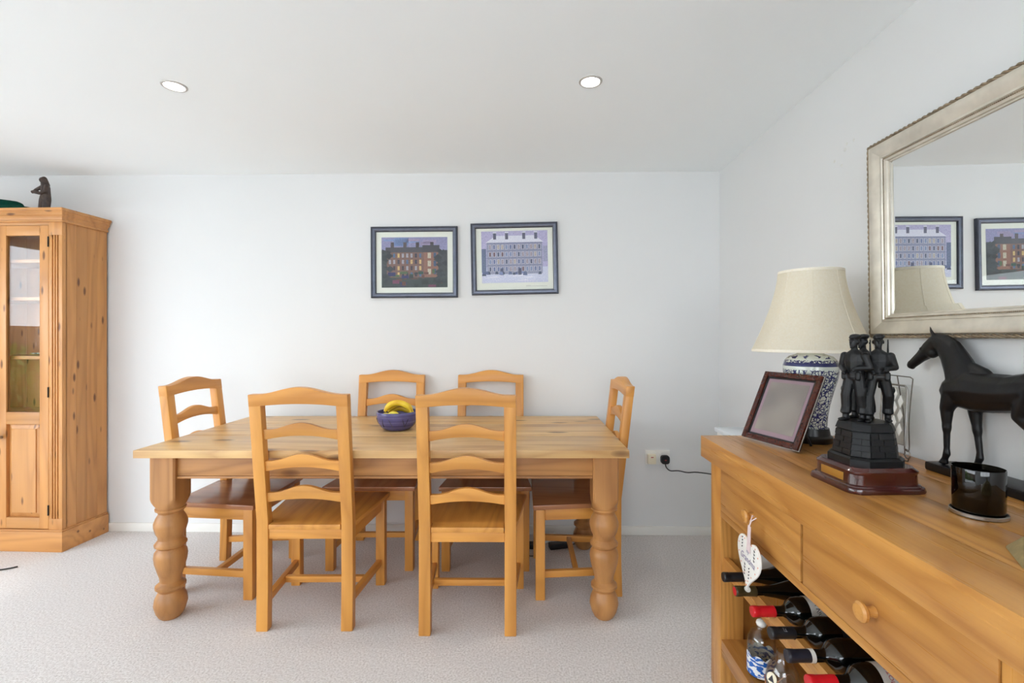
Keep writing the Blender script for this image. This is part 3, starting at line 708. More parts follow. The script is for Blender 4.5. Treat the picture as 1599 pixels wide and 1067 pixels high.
# ------------------------------------------------------------------ framed pictures on the back wall
def picture(x0, x1, z0, z1, label, paint, mat_in, rot):
    xc, zc = (x0 + x1) / 2, (z0 + z1) / 2; w, h = (x1 - x0) / 2, (z1 - z0) / 2
    p = thing('framed_picture', label, 'picture', (xc, back_y(xc) - 0.001, zc - h), 0); p.rotation_euler = (0, rot, YAW_B)
    fw = 0.032
    prof = [(0.0, 0.0), (0.0, -0.018), (0.005, -0.023), (0.012, -0.023), (0.014, -0.019), (0.019, -0.019), (0.022, -0.022), (0.028, -0.018), (0.032, -0.010), (0.032, -0.006)]
    cor = [(-w, 0), (w, 0), (w, 2 * h), (-w, 2 * h)]; inn = [(1, 1), (-1, 1), (-1, -1), (1, -1)]
    for i in range(4):
        j = (i + 1) % 4; b = bmesh.new(); A = []; B = []
        for e, d in prof:
            A.append(b.verts.new((cor[i][0] + inn[i][0] * e, d, cor[i][1] + inn[i][1] * e))); B.append(b.verts.new((cor[j][0] + inn[j][0] * e, d, cor[j][1] + inn[j][1] * e)))
        for k in range(len(prof) - 1): b.faces.new((A[k], A[k + 1], B[k + 1], B[k]))
        b.faces.new(A[::-1]); b.faces.new(B); b.faces.new((A[0], B[0], B[-1], A[-1])); bmesh.ops.recalc_face_normals(b, faces=b.faces)
        g = G(); g._merge(b); fo = g.build('frame_side', M['pewter'], p, 25)
        me = fo.data; me.materials.append(M['pewterd'])
        for q in me.polygons:
            e_ = [min(abs(abs(me.vertices[v].co.x) - w), abs(me.vertices[v].co.z), abs(me.vertices[v].co.z - 2 * h)) for v in q.vertices]
            if max(e_) < 0.0135 or min(e_) > 0.0275: q.material_index = 1
    G().box(-w + fw - 0.004, w - fw + 0.004, -0.006, -0.001, fw - 0.004, 2 * h - fw + 0.004, 0).build('mount', M['mount'], p)
    # print
    bm = bmesh.new(); cl = bm.loops.layers.float_color.new('Col')
    l, r, bt, tp = mat_in; PW, PH = 2 * w - l - r, 2 * h - bt - tp
    def poly(pts, col, lay=0):
        f = bm.faces.new([bm.verts.new((-w + l + u * PW, -0.0066 - lay * 0.00008, bt + v * PH)) for u, v in pts])
        for lp in f.loops: lp[cl] = srgb(*col)
        f.normal_update()
        if f.normal.y > 0: f.normal_flip()
    def rect(u0, v0, u1, v1, col, lay=0): poly([(u0, v0), (u1, v0), (u1, v1), (u0, v1)], col, lay)
    paint(rect, poly)
    me = bpy.data.meshes.new('print'); bm.to_mesh(me); bm.free(); link('print', me, M['print'], p)
    G().box(-w + fw - 0.002, w - fw + 0.002, -0.0095, -0.0085, fw - 0.002, 2 * h - fw + 0.002, 0).build('glazing', M['picglass'], p)
    return p
def dusk(rect, poly):
    rnd = random.Random(3)
    rect(0, 0, 1, 1, (58, 64, 70)); rect(0, 0.74, 1, 1, (136, 136, 172), 1)
    for i in range(9):
        u = rnd.random() * 0.8; rect(u, 0.8 + rnd.random() * 0.16, u + 0.2, 0.82 + rnd.random() * 0.17, rnd.choice([(168, 160, 186), (120, 142, 186), (150, 140, 170)]), 2)
    rect(0.08, 0.18, 0.66, 0.72, (112, 84, 76), 3); rect(0.06, 0.70, 0.66, 0.80, (66, 66, 74), 4)
    rect(0.64, 0.18, 0.86, 0.72, (130, 92, 78), 4); rect(0.62, 0.70, 0.88, 0.84, (60, 60, 68), 5)
    for u in (0.14, 0.33, 0.52, 0.74): rect(u, 0.78, u + 0.05, 0.90, (74, 66, 70), 3)
    for r_ in range(4):
        for i in range(8):
            u = 0.11 + i * 0.066; v = 0.22 + r_ * 0.125; rect(u, v, u + 0.032, v + 0.082, rnd.choice([(40, 42, 60), (70, 96, 130), (196, 166, 110), (50, 46, 58), (150, 150, 160)]), 6)
    for r_ in range(3): rect(0.70, 0.26 + r_ * 0.16, 0.75, 0.37 + r_ * 0.16, (176, 170, 150), 6); rect(0.79, 0.26 + r_ * 0.16, 0.83, 0.37 + r_ * 0.16, (60, 80, 110), 6)
    rect(0, 0, 1, 0.2, (52, 62, 62), 7)
    for i in range(26):
        u = rnd.random() * 0.9; v = rnd.random() * 0.28; rect(u, v, u + 0.03 + rnd.random() * 0.09, v + 0.02 + rnd.random() * 0.08, rnd.choice([(38, 46, 48), (40, 42, 92), (92, 58, 50), (70, 92, 60), (110, 60, 84), (34, 70, 58)]), 8 + i * 0.1)
    for side in (0, 1):
        for i in range(22):
            u = rnd.random() * 0.13 if side == 0 else 0.84 + rnd.random() * 0.14; v = 0.1 + rnd.random() * (0.62 if side == 0 else 0.66); s = 0.02 + rnd.random() * 0.05
            poly([(max(0, u - s), v), (u, max(0, v - s)), (min(1, u + s), v), (u, min(1, v + s))], rnd.choice([(40, 46, 52), (54, 60, 62), (46, 54, 60)]), 11 + i * 0.1)
def snow(rect, poly):
    rnd = random.Random(5)
    rect(0, 0, 1, 1, (172, 168, 204)); rect(0, 0, 1, 0.3, (196, 202, 228), 1)
    for i in range(10):
        u = rnd.random() * 0.75; v = rnd.random() * 0.2; poly([(u, v), (u + 0.25, v + 0.015), (u + 0.2, v + 0.04)], rnd.choice([(220, 222, 240), (160, 170, 212), (206, 208, 232)]), 2)
    rect(0, 0.2, 0.07, 0.66, (96, 108, 138), 2); rect(0.93, 0.4, 1, 0.7, (150, 152, 180), 2)
    rect(0.08, 0.17, 0.92, 0.78, (142, 146, 170), 3)
    poly([(0.06, 0.78), (0.94, 0.78), (0.80, 0.91), (0.22, 0.91)], (214, 216, 232), 4)
    for u in (0.18, 0.36, 0.62, 0.8): rect(u, 0.84, u + 0.045, 0.97, (92, 94, 116), 5); rect(u - 0.005, 0.96, u + 0.05, 0.985, (210, 212, 228), 6)
    for r_ in range(4):
        v = 0.22 + r_ * 0.142; rect(0.08, v + 0.112, 0.92, v + 0.122, (110, 114, 142), 5)
        for i in range(13):
            u = 0.11 + i * 0.062; rect(u, v, u + 0.040, v + 0.092, (196, 194, 206), 6); rect(u + 0.006, v + 0.006, u + 0.034, v + 0.086, rnd.choice([(74, 84, 112), (98, 110, 150), (150, 140, 150), (170, 160, 150), (110, 84, 92), (120, 136, 170)]), 7)
    for u in (0.28, 0.55): rect(u, 0.15, u + 0.05, 0.28, (70, 76, 104), 8)
    for i in range(14):
        u = rnd.random() * 0.95; s = 0.015 + rnd.random() * 0.02; v = 0.17 + rnd.random() * 0.03
        poly([(max(0, u - s), v - s), (min(1, u + s), v - s), (min(1, u + s * 0.6), v + s), (max(0, u - s * 0.6), v + s)], rnd.choice([(86, 98, 136), (64, 76, 100), (120, 134, 176)]), 9 + i * 0.1)
picture(-0.961, -0.407, 1.503, 1.956, 'pewter framed print of a dark brick building at dusk', dusk, (0.066, 0.066, 0.066, 0.066), R(-0.3))
pp = picture(-0.318, 0.233, 1.523, 1.978, 'pewter framed print of a pale building in snow', snow, (0.066, 0.064, 0.076, 0.05), R(-1.1))
G().box(0.215, 0.232, -0.0074, -0.0066, 0.405, 0.41, 0).build('sticker', M['white'], pp)
G().box(0.07, 0.205, -0.0069, -0.0062, 0.0515, 0.0528, 0).build('printed_line', M['ink_grey'], pp); G().box(0.07, 0.10, -0.0069, -0.0062, 0.0555, 0.0566, 0).build('printed_line', M['ink_grey'], pp)

# ------------------------------------------------------------------ wall socket, plug, cable, extension lead
sx0, sz0 = 0.858, 0.492; sy = back_y(sx0)
so = thing('wall_socket', 'white double wall socket on the back wall beside the sideboard', 'socket', (sx0, sy, sz0), YAW_B)
G().box(-0.077, 0.077, -0.009, 0, -0.045, 0.045, 0.004).build('faceplate', M['white'], so)
for x in (-0.014, 0.014): G().box(x - 0.006, x + 0.006, -0.012, -0.008, 0.006, 0.028, 0.002).build('switch', M['white'], so)
ad = thing('plug_adaptor', 'cream plug-in adaptor with red neon in the wall socket', 'plug', (sx0 - 0.043, sy - 0.0091, sz0 - 0.006), YAW_B)
G().box(-0.026, 0.026, -0.035, 0, -0.03, 0.032, 0.008).build('body', M['cream'], ad); G().box(-0.008, 0.008, -0.0365, -0.034, 0.012, 0.017, 0.001).build('neon', M['ink_red'], ad)
pg = thing('mains_plug', 'black three-pin plug with its cable in the wall socket', 'plug', (sx0 + 0.042, sy - 0.0091, sz0 - 0.01), YAW_B)
G().prism([(0.027 * math.copysign(abs(math.cos(a)) ** 0.6, math.cos(a)), 0.027 * math.copysign(abs(math.sin(a)) ** 0.6, math.sin(a))) for a in [2 * math.pi * i / 28 for i in range(28)]], -0.03, 0, 'XZ', bev=0.004).build('body', M['black'], pg)
G().box(-0.006, 0.006, -0.0315, -0.0295, -0.004, 0.002, 0.001).build('fuse_mark', M['ink_red'], pg)
def smooth_path(pts, n=6):
    out = []; P_ = [Vector(p) for p in pts]
    for i in range(len(P_) - 1):
        p0, p1, p2, p3 = P_[max(0, i - 1)], P_[i], P_[i + 1], P_[min(len(P_) - 1, i + 2)]
        for k in range(n):
            t_ = k / n; out.append(0.5 * ((2 * p1) + (p2 - p0) * t_ + (2 * p0 - 5 * p1 + 4 * p2 - p3) * t_ * t_ + (3 * p1 - p0 - 3 * p2 + p3) * t_ ** 3))
    out.append(P_[-1]); return out
G().tube(smooth_path([(0.0, -0.018, -0.026), (0.008, -0.02, -0.05), (0.03, -0.03, -0.066), (0.075, -0.04, -0.063), (0.125, -0.06, -0.068), (0.17, -0.12, -0.05), (0.24, -0.3, -0.02), (0.28, -0.6, 0.02)]), 0.0035, 8).build('cable', M['black'], pg)
ex = thing('extension_block', 'white extension socket block lying on the carpet by the skirting', 'extension lead', (0.155, 2.90, 0.0), R(14))
G().box(-0.06, 0.06, -0.03, 0.03, 0.004, 0.04, 0.004).build('block', M['white'], ex)
for x in (-0.03, 0.03): G().box(x - 0.012, x + 0.012, -0.012, 0.012, 0.039, 0.0415, 0.001).build('socket_face', M['cream'], ex)
G().tube(smooth_path([(0.058, 0, 0.015), (0.12, -0.02, 0.008), (0.2, 0.03, 0.006), (0.36, 0.06, 0.006)]), 0.0035, 6).build('cable', M['white'], ex)
for i, (x, y, rz, lab) in enumerate(((0.215, 2.81, 14, 'black power adaptor on the carpet in front of the white extension block'), (0.04, 2.81, -5, 'black power adaptor on the carpet beside the chair leg'))):
    a_ = thing('power_adaptor', lab, 'adaptor', (x, y, 0), R(rz), 'power adaptors under the table')
    G().box(-0.055, 0.055, -0.024, 0.024, 0.003, 0.034, 0.006).build('body', M['black'], a_)
    G().tube(smooth_path([(0.054, 0, 0.016), (0.1, 0.01, 0.01), (0.15, 0.05, 0.006), (0.17, 0.09, 0.005)] if i == 0 else [(0.054, 0, 0.016), (0.07, -0.05, 0.006), (0.03, -0.11, 0.005), (-0.03, -0.08, 0.005), (-0.02, -0.03, 0.005)]), 0.0028, 6).build('cable', M['black'], a_)
ct = G().tube(smooth_path([(-3.0, 2.48, 0.006), (-2.86, 2.51, 0.006), (-2.765, 2.55, 0.006), (-2.74, 2.575, 0.005)]), 0.004, 6).build('loose_cable', M['black']); tag(ct, 'thin black cable end lying on the carpet before the cabinet', 'cable')

# ------------------------------------------------------------------ ceiling downlights
def downlight(x, y, label):
    d = thing('ceiling_downlight', label, 'downlight', (x, y, H - 0.0005), 0, 'recessed ceiling downlights')
    G().lathe([(0.037, -0.002), (0.039, -0.005), (0.045, -0.005), (0.048, -0.002), (0.048, 0.0)], 36, close=False).build('bezel', M['bezel'], d, 50)
    G().lathe([(0, -0.003), (0.037, -0.003), (0.0375, -0.0005), (0, -0.0005)], 28).build('lamp_face', M['lamp'], d)
    l = bpy.data.lights.new('downlight_beam', 'SPOT'); l.energy = 9; l.spot_size = R(120); l.spot_blend = 0.8; l.shadow_soft_size = 0.03; l.color = (1, 0.96, 0.9)
    lo = bpy.data.objects.new('downlight_beam', l); COL.objects.link(lo); lo.parent = d; lo.location.z = -0.02
downlight(-1.449, 1.975, 'lit recessed downlight in the ceiling, nearer the glazed cabinet')
downlight(0.281, 1.941, 'lit recessed downlight in the ceiling, nearer the wall mirror')

# ------------------------------------------------------------------ oak sideboard
SBX, SBY, SBZ = 0.679, 1.80, 0.879      # front edge, far end, height of the top
SBB, SBN = 1.222, 0.53                  # back edge, near end
O = M['oak']
sb = thing('sideboard', 'oak sideboard with two drawers above an open wine rack', 'sideboard', (SBX, SBY, 0), -YAW_R)
D_, L_ = SBB - SBX, SBY - SBN           # local: x 0..D_ to the wall, y 0..-L_ towards the camera
TT = 0.078
for a, b_ in ((0, 0.13), (0.13, 0.27), (0.27, 0.41), (0.41, D_)):
    G().box(a + 0.0003, b_ - 0.0003, -L_, 0, SBZ - TT, SBZ, 0.002).build('top_board', O['Y'], sb)
LX = 0.012; ly0, ly1 = -0.07, -0.155
for a, b_ in ((ly1, ly0), (-L_ + 0.07, -L_ + 0.14)):
    for x in (LX, D_ - 0.09): G().box(x, x + 0.08, a, b_, 0, SBZ - TT, 0.003).build('leg', O['Z'], sb)
    G().box(LX + 0.08, D_ - 0.09, (a + b_) / 2 - 0.01, (a + b_) / 2 + 0.01, 0.14, SBZ - TT, 0.001).build('end_panel', O['Z'], sb)
zt, zb = SBZ - TT - 0.002, 0.652
yy = [-0.158, -0.640, -0.646, -1.128]
for k in (0, 1):
    dr = G().box(LX - 0.002, LX + 0.02, yy[2 * k + 1], yy[2 * k] - 0.004, zb, zt, 0.002).build('drawer', O['Y'], sb)
    G().lathe([(0.011, 0), (0.009, 0.008), (0.010, 0.014), (0.019, 0.022), (0.0195, 0.027), (0.015, 0.031), (0, 0.0325)], 24, mtx=Matrix.Translation((LX - 0.002, (yy[2 * k] + yy[2 * k + 1]) / 2, 0.722)) @ Matrix.Rotation(R(-90), 4, 'Y')).build('knob', O['X'], dr)
G().box(LX, LX + 0.03, -L_ + 0.14, ly1, 0.628, 0.65, 0.002).build('drawer_rail', O['Y'], sb)
G().box(LX + 0.03, D_ - 0.02, -L_ + 0.14, ly1, 0.628, 0.638, 0.0).build('drawer_floor', O['Y'], sb)
G().box(D_ - 0.014, D_ - 0.004, -L_ + 0.14, ly1, 0.14, SBZ - TT, 0.0).build('back_panel', O['Y'], sb)
# notched rack rails
BY = [1.50, 1.417, 1.312, 1.217, 1.129, 1.043, 0.955, 0.868]     # bottle centre lines (world y)
NZ = 0.492                                                      # neck height
def rack_rail(x, z0, z1, r, zc):
    pts = [(-L_ + 0.14, z0), (ly1, z0), (ly1, z1)]
    for wy in BY:
        c_ = wy - SBY
        half = math.sqrt(max(0, r * r - (zc - z1) ** 2))
        for i in range(9):
            a = math.pi * i / 8
            y_ = c_ + half * math.cos(a); dz = zc - math.sqrt(max(0, r * r - (y_ - c_) ** 2))
            pts.append((y_, min(z1, dz)))
    pts.append((-L_ + 0.14, z1))
    G().prism(pts, x, x + 0.018, 'YZ').build('rack_rail', O['Y'], sb, 20)
rack_rail(0.024, 0.432, 0.487, 0.0165, NZ + 0.001)
rack_rail(0.30, 0.40, 0.468, 0.0392, NZ + 0.0002)
G().box(LX + 0.002, D_ - 0.014, -L_ + 0.14, ly1, 0.146, 0.203, 0.003).build('shelf', O['Y'], sb)

# wine bottles lying in the rack, necks to the room
def bottle(y, cap, label, lab=None, tipx=0.636, ring=None, r_body=0.0375, burg=False):
    w = thing('wine_bottle', label, 'bottle', (tipx, y, NZ), 0, 'wine bottles in the rack')
    mt = Matrix.Rotation(R(90), 4, 'Y')
    if burg: sh = [(0.0135, 0.07), (0.0142, 0.09), (0.018, 0.115), (0.025, 0.145), (0.033, 0.175), (r_body, 0.20)]
    else: sh = [(0.0135, 0.07), (0.0138, 0.085), (0.018, 0.094), (0.027, 0.102), (0.034, 0.112), (r_body, 0.128)]
    G().lathe([(0, 0.002), (0.0133, 0.002), (0.0135, 0.06)] + sh + [(r_body, 0.292), (r_body - 0.006, 0.298), (0.02, 0.296), (0, 0.285)], 36, mtx=mt).build('glass_body', M['bottle'], w, 50)
    G().lathe([(0, 0.0), (0.0132, 0.0), (0.0146, 0.002), (0.0148, 0.006), (0.0146, 0.018), (0.0138, 0.02), (0.0141, 0.024), (0.0144, 0.062), (0.0137, 0.0625)], 28, mtx=mt).build('capsule', cap, w, 40)
    if ring is not None: G().lathe([(0.0146, 0.054), (0.0149, 0.054), (0.0149, 0.064), (0.0146, 0.064)], 28, mtx=mt).build('capsule_band', ring, w, 40)
    if lab:
        mat, texts, x0, x1 = lab
        # the sheet wraps the side that faces up and to the camera
        g = G(); b = bmesh.new(); n = 20; A = []; B = []
        for i in range(n + 1):
            a = R(-60) + R(200) * i / n; rr = r_body + 0.0004
            A.append(b.verts.new((x0, -rr * math.cos(a), rr * math.sin(a)))); B.append(b.verts.new((x1, -rr * math.cos(a), rr * math.sin(a))))
        for i in range(n): b.faces.new((A[i], A[i + 1], B[i + 1], B[i]))
        bmesh.ops.recalc_face_normals(b, faces=b.faces); g._merge(b)
        lo_ = g.build('label_sheet', mat, w, 60)
        for body, size, xx, a_c, ink, shr in texts:
            me = text_mesh(body, size, shear=shr)
            for v in me.vertices:
                a = a_c - v.co.x / r_body; d_ = v.co.y; rr = r_body + 0.0008
                v.co = Vector((xx - d_, -rr * math.cos(a), rr * math.sin(a)))
            link('lettering', me, ink, lo_)
    return w
bottle(BY[0], M['capsule_black'], 'dark wine bottle with black capsule at the end of the rack, by the sideboard leg', burg=True)
w2 = bottle(BY[1], M['capsule_olive'], 'dark wine bottle with olive capsule and red end in the rack', burg=True)
G().lathe([(0, -0.0006), (0.012, -0.0006), (0.0126, 0.0004)], 24, mtx=Matrix.Rotation(R(90), 4, 'Y')).build('capsule_end', M['capsule_red'], w2)
G().lathe([(0, 0.0004), (0.0085, 0.0004), (0.009, 0)], 20, mtx=Matrix.Translation((0.034, -0.0095, 0.0108)) @ Matrix.Rotation(R(41), 4, 'X')).build('capsule_seal', M['label_white'], w2)
bottle(BY[2], M['capsule_red'], 'wine bottle with bright red capsule and script white label in the rack', (M['label_white'], [('Grand Vin', 0.017, 0.166, 1.15, M['ink'], 0.35)], 0.145, 0.25))
w4 = bottle(BY[3], M['capsule_black'], 'wine bottle with lettered black capsule and dark label in the rack', (M['label_dark'], [], 0.165, 0.27))
G().tube([(0.195 + 0.022 * math.cos(a) + (0.012 if math.cos(a) > 0.9 else 0), -0.0383 * math.cos(0.75 + 0.12 * math.sin(a)), 0.0383 * math.sin(0.75 + 0.12 * math.sin(a))) for a in [2 * math.pi * i / 20 for i in range(20)]], 0.0007, 5, closed=True).build('gold_scroll', M['ink_gold'], w4)
me = text_mesh('JT', 0.011)
for v in me.vertices: a = 1.0 - v.co.y / 0.0145; v.co = Vector((0.036 + v.co.x, -0.0149 * math.cos(a), 0.0149 * math.sin(a)))
link('capsule_lettering', me, M['ink_grey'], w4)
bottle(BY[4], M['capsule_blue'], 'wine bottle with blue-black capsule and a pale band in the rack', ring=M['label_white'], tipx=0.63)
bottle(BY[5], M['capsule_red'], 'wine bottle with red capsule and white label in red capitals in the rack', (M['label_white'], [('BARTON', 0.013, 0.165, 1.1, M['ink_red'], 0), ('LEOVILLE', 0.012, 0.188, 1.1, M['ink'], 0)], 0.145, 0.25), tipx=0.628)

# things on the low shelf
SH = 0.2035
bb = thing('patterned_bottle', 'squat clear glass bottle with blue and white pattern and white stopper', 'bottle', (0.745, 1.475, SH))
G().lathe([(0, 0), (0.036, 0), (0.04, 0.006), (0.041, 0.09), (0.038, 0.115), (0.028, 0.133), (0.016, 0.141), (0.014, 0.15), (0.0125, 0.15), (0.0125, 0.142), (0.026, 0.131), (0.036, 0.113), (0.039, 0.09), (0.038, 0.008), (0, 0.004)], 36).build('glass_body', M['clear'], bb, 50)
b = bmesh.new(); n = 60; A = []; B = []
for i in range(n):
    a = 2 * math.pi * i / n; A.append(b.verts.new((0.0414 * math.cos(a), 0.0414 * math.sin(a), 0.008))); B.append(b.verts.new((0.0414 * math.cos(a), 0.0414 * math.sin(a), 0.062 + 0.012 * abs(math.sin(a * 3.5)))))
for i in range(n): b.faces.new((A[i], A[(i + 1) % n], B[(i + 1) % n], B[i]))
g = G(); g._merge(b); g.build('printed_pattern', M['blueprint'], bb)
G().ball((0, 0, 0.158), (0.0155, 0.0155, 0.0125), 2).build('stopper', M['white'], bb)
gb = thing('swing_bottle', 'clear glass bottle with wire and a round emblem label beside the patterned bottle', 'bottle', (0.735, 1.335, SH))
G().lathe([(0, 0), (0.04, 0), (0.044, 0.006), (0.044, 0.085), (0.040, 0.11), (0.028, 0.132), (0.017, 0.146), (0.016, 0.165), (0.014, 0.165), (0.015, 0.145), (0.026, 0.13), (0.038, 0.108), (0.042, 0.084), (0.041, 0.008), (0, 0.004)], 36).build('glass_body', M['clear'], gb, 50)
G().tube([(0.0455 * math.cos(a), 0.0455 * math.sin(a), 0.06 + 0.02 * math.sin(3 * a)) for a in [2 * math.pi * i / 40 for i in range(40)]], 0.0012, 6, closed=True).build('wire', plain('copper_wire', srgb(196, 128, 84), 0.3, metal=0.9), gb)
dm = Matrix.Rotation(R(205), 4, 'Z') @ Matrix.Translation((0.0446, 0, 0.1)) @ Matrix.Rotation(R(75), 4, 'Y')
G().lathe([(0, 0.002), (0.015, 0.002), (0.015, 0)], 24, mtx=dm).build('emblem_label', M['cream'], gb)
G().prism([(-0.009, -0.008), (0.009, -0.008), (0, 0.009)], 0.002, 0.0026, 'XY', mtx=dm @ Matrix.Rotation(R(90), 4, 'Z')).build('emblem_mark', M['ink'], gb)
cdp = thing('white_card', 'plain white card tucked behind the heart sign above the bottles', 'card', (0.90, 1.585, 0.46))
cd = G().box(-0.10, 0.10, -0.001, 0.001, 0, 0.155, 0).build('card_sheet', M['label_white'], cdp)

# wooden heart hung from the far drawer knob
hr = thing('heart_sign', 'white wooden heart sign with lettering hanging from the drawer knob', 'heart sign', (0.640, 1.343, 0.618))
hr.rotation_euler = (0, R(3), R(-4))
hp = []
for i in range(60):
    a = 2 * math.pi * i / 60
    hp.append((-16 * math.sin(a) ** 3 / 16 * 0.078, (13 * math.cos(a) - 5 * math.cos(2 * a) - 2 * math.cos(3 * a) - math.cos(4 * a)) / 17 * 0.084))
hb = G().prism(hp, 0, 0.005, 'YZ', bev=0.001).build('heart_board', M['white'], hr)
def on_heart(body, size, y, z_, ink, rot, shr=0.3):
    me = text_mesh(body, size, shear=shr); o = link('lettering', me, ink, hb)
    o.rotation_euler = Matrix(((0, 0, -1), (-1, 0, 0), (0, 1, 0))).to_euler(); o.location = (-0.0006, y, z_)
    return o
on_heart('my', 0.016, 0.004, 0.024, M['ink_lilac'], 0)
on_heart('Grandma', 0.026, 0.002, 0.002, M['ink_lilac'], 0)
g = G(); rnd = random.Random(2)
for (y0, z0, n, s) in ((0.012, -0.018, 4, 1), (-0.006, -0.018, 4, -1), (-0.045, 0.042, 4, 1), (0.048, 0.05, 4, -1)):
    for k in range(n): g.prism([(y0 + s * 0.001, z0 - 0.009 * k), (y0 + s * 0.009, z0 + 0.004 - 0.009 * k), (y0 + s * 0.006, z0 - 0.002 - 0.009 * k)], -0.0012, 0, 'YZ')
g.build('leaf_motif', M['ink'], hb)
g = G()
for i in range(4, 58, 3):
    y_, z_ = hp[i][0] * 0.86, hp[i][1] * 0.86 + 0.002; g.ball((-0.0004, y_, z_), (0.0006, 0.0026, 0.0026), 1)
g.build('dot_motif', M['ink_orange'], hb)
g = G()
g.prism([(-0.016, 0.026), (0.008, 0.03), (0.006, 0.10), (-0.012, 0.10)], -0.0024, -0.0012, 'YZ'); g.tube([(-0.0018, -0.003, 0.098), (0.002, 0.0, 0.112), (0.012, 0.014, 0.124), (0.02, 0.022, 0.118)], 0.0016, 6); g.tube([(-0.0018, -0.003, 0.098), (0.002, -0.004, 0.114), (0.012, -0.012, 0.126)], 0.0016, 6)
g.build('ribbon', M['ribbon'], hr)

# ------------------------------------------------------------------ lamp
LXW, LYW = 1.038, 1.705
lp = thing('table_lamp', 'blue and white porcelain table lamp with cream bell shade on the sideboard', 'lamp', (LXW, LYW, SBZ))
G().lathe([(0, 0), (0.068, 0), (0.07, 0.004), (0.07, 0.02), (0.062, 0.026), (0.058, 0.05), (0, 0.05)], 40).build('wooden_foot', plain('black_wood', srgb(20, 17, 16), 0.3), lp, 40)
G().lathe([(0.05, 0.05), (0.052, 0.06), (0.054, 0.09), (0.06, 0.13), (0.072, 0.18), (0.083, 0.22), (0.088, 0.25), (0.088, 0.272), (0.082, 0.29), (0.07, 0.304), (0.045, 0.313), (0.034, 0.318), (0.032, 0.325), (0.034, 0.335), (0.03, 0.336)], 56).build('vase', M['porcelain'], lp, 60)
G().tube([(0, 0, 0.33), (0, 0, 0.40)], 0.008, 10).build('lamp_holder', M['brass'], lp)
def bell(t_): return 0.103 + 0.087 * (t_ ** 1.5)    # t 0 at the top, 1 at the hem
z1, z0 = 0.607, 0.326
b = bmesh.new(); rings = []; n = 64
for k in range(15):
    t_ = k / 14; ring = []
    for i in range(n):
        a = 2 * math.pi * i / n; seam = 1 - 0.012 * (0.5 - 0.5 * math.cos(8 * a)) * 1.0
        r_ = bell(t_) * seam; ring.append(b.verts.new((r_ * math.cos(a + 0.3), r_ * math.sin(a + 0.3), z1 + (z0 - z1) * t_)))
    rings.append(ring)
for A, B in zip(rings[:-1], rings[1:]):
    for i in range(n): b.faces.new((A[i], A[(i + 1) % n], B[(i + 1) % n], B[i]))
geom = bmesh.ops.solidify(b, geom=b.faces[:], thickness=0.0015)
g = G(); g._merge(b); sh_ = g.build('lamp_shade', M['shade'], lp, 50)
for zz, t_ in ((z1, 0), (z0, 1)):
    r_ = bell(t_) - 0.001
    G().lathe([(r_ + 0.001, zz - 0.006), (r_ + 0.0022, zz - 0.005), (r_ + 0.0016, zz + 0.004), (r_ - 0.001, zz + 0.004), (r_ - 0.002, zz - 0.006)], 64, close=False).build('trim_band', M['shade'], sh_, 50)
g = G()
for i in range(8):
    a = 2 * math.pi * i / 8 + 0.3
    g.tube([((bell(k / 10) + 0.0003) * math.cos(a), (bell(k / 10) + 0.0003) * math.sin(a), z1 + (z0 - z1) * k / 10) for k in range(11)], 0.0007, 5)
g.build('seam', M['shade'], sh_)
G().tube([(bell(0) * math.cos(a), bell(0) * math.sin(a), z1 - 0.01) for a in (0.3, 0.3 + math.pi)], 0.0016, 6).build('carrier', M['brass'], lp)
G().tube([(0, 0, 0.40), (0, 0, z1 - 0.01)], 0.003, 8).build('carrier', M['brass'], lp)

# ------------------------------------------------------------------ leaning photo frame
a_f = R(25); fw_, fh_ = 0.240, 0.260
pf = thing('photo_frame', 'walnut photo frame with mauve mount leaning back on the sideboard', 'photo frame', (0.8475, 1.6275, SBZ), 0)
u = Vector((0.296, -0.955, 0)).normalized(); nrm = Vector((-0.955, -0.296, 0)).normalized()
up = Vector((0, 0, 1)) * math.cos(a_f) - nrm * math.sin(a_f); nf = u.cross(up)
if nf.dot(nrm) < 0: nf = -nf
MF = Matrix((( u.x, -nf.x, up.x, 0), (u.y, -nf.y, up.y, 0), (u.z, -nf.z, up.z, 0), (0, 0, 0, 1)))   # local x along, y into the back, z up the frame
hw_, bw = fw_ / 2, 0.019
zs_ = 0.0065
def fbox(nm, mt, *a, bev=0.001, par=pf): return G().box(*a, bev, mtx=MF @ Matrix.Translation((0, 0, zs_))).build(nm, mt, par)
for nm, x0, x1, z0_, z1_ in (('frame_side', -hw_, -hw_ + bw, 0, fh_), ('frame_side', hw_ - bw, hw_, 0, fh_), ('frame_side', -hw_ + bw, hw_ - bw, 0, bw), ('frame_side', -hw_ + bw, hw_ - bw, fh_ - bw, fh_)):
    fbox(nm, M['walnut'], x0, x1, -0.012, 0.0, z0_, z1_, bev=0.003)
    fbox('frame_edge', M['label_white'], x0 - (0.001 if x0 == -hw_ else 0), x1 + (0.001 if x1 == hw_ else 0), -0.004, -0.002, z0_ - (0.001 if z0_ == 0 else 0), z1_ + (0.001 if z1_ == fh_ else 0), bev=0)
fbox('backing', M['black'], -hw_ + 0.002, hw_ - 0.002, -0.002, 0.006, 0.002, fh_ - 0.002)
g = G()
for a in ((-hw_ + bw - 0.001, -hw_ + bw + 0.007, bw, fh_ - bw), (hw_ - bw - 0.007, hw_ - bw + 0.001, bw, fh_ - bw), (-hw_ + bw, hw_ - bw, bw - 0.001, bw + 0.006), (-hw_ + bw, hw_ - bw, fh_ - bw - 0.006, fh_ - bw + 0.001)):
    g.box(a[0], a[1], -0.007, -0.003, a[2], a[3], 0, mtx=MF @ Matrix.Translation((0, 0, zs_)))
g.build('slip', M['black'], pf)
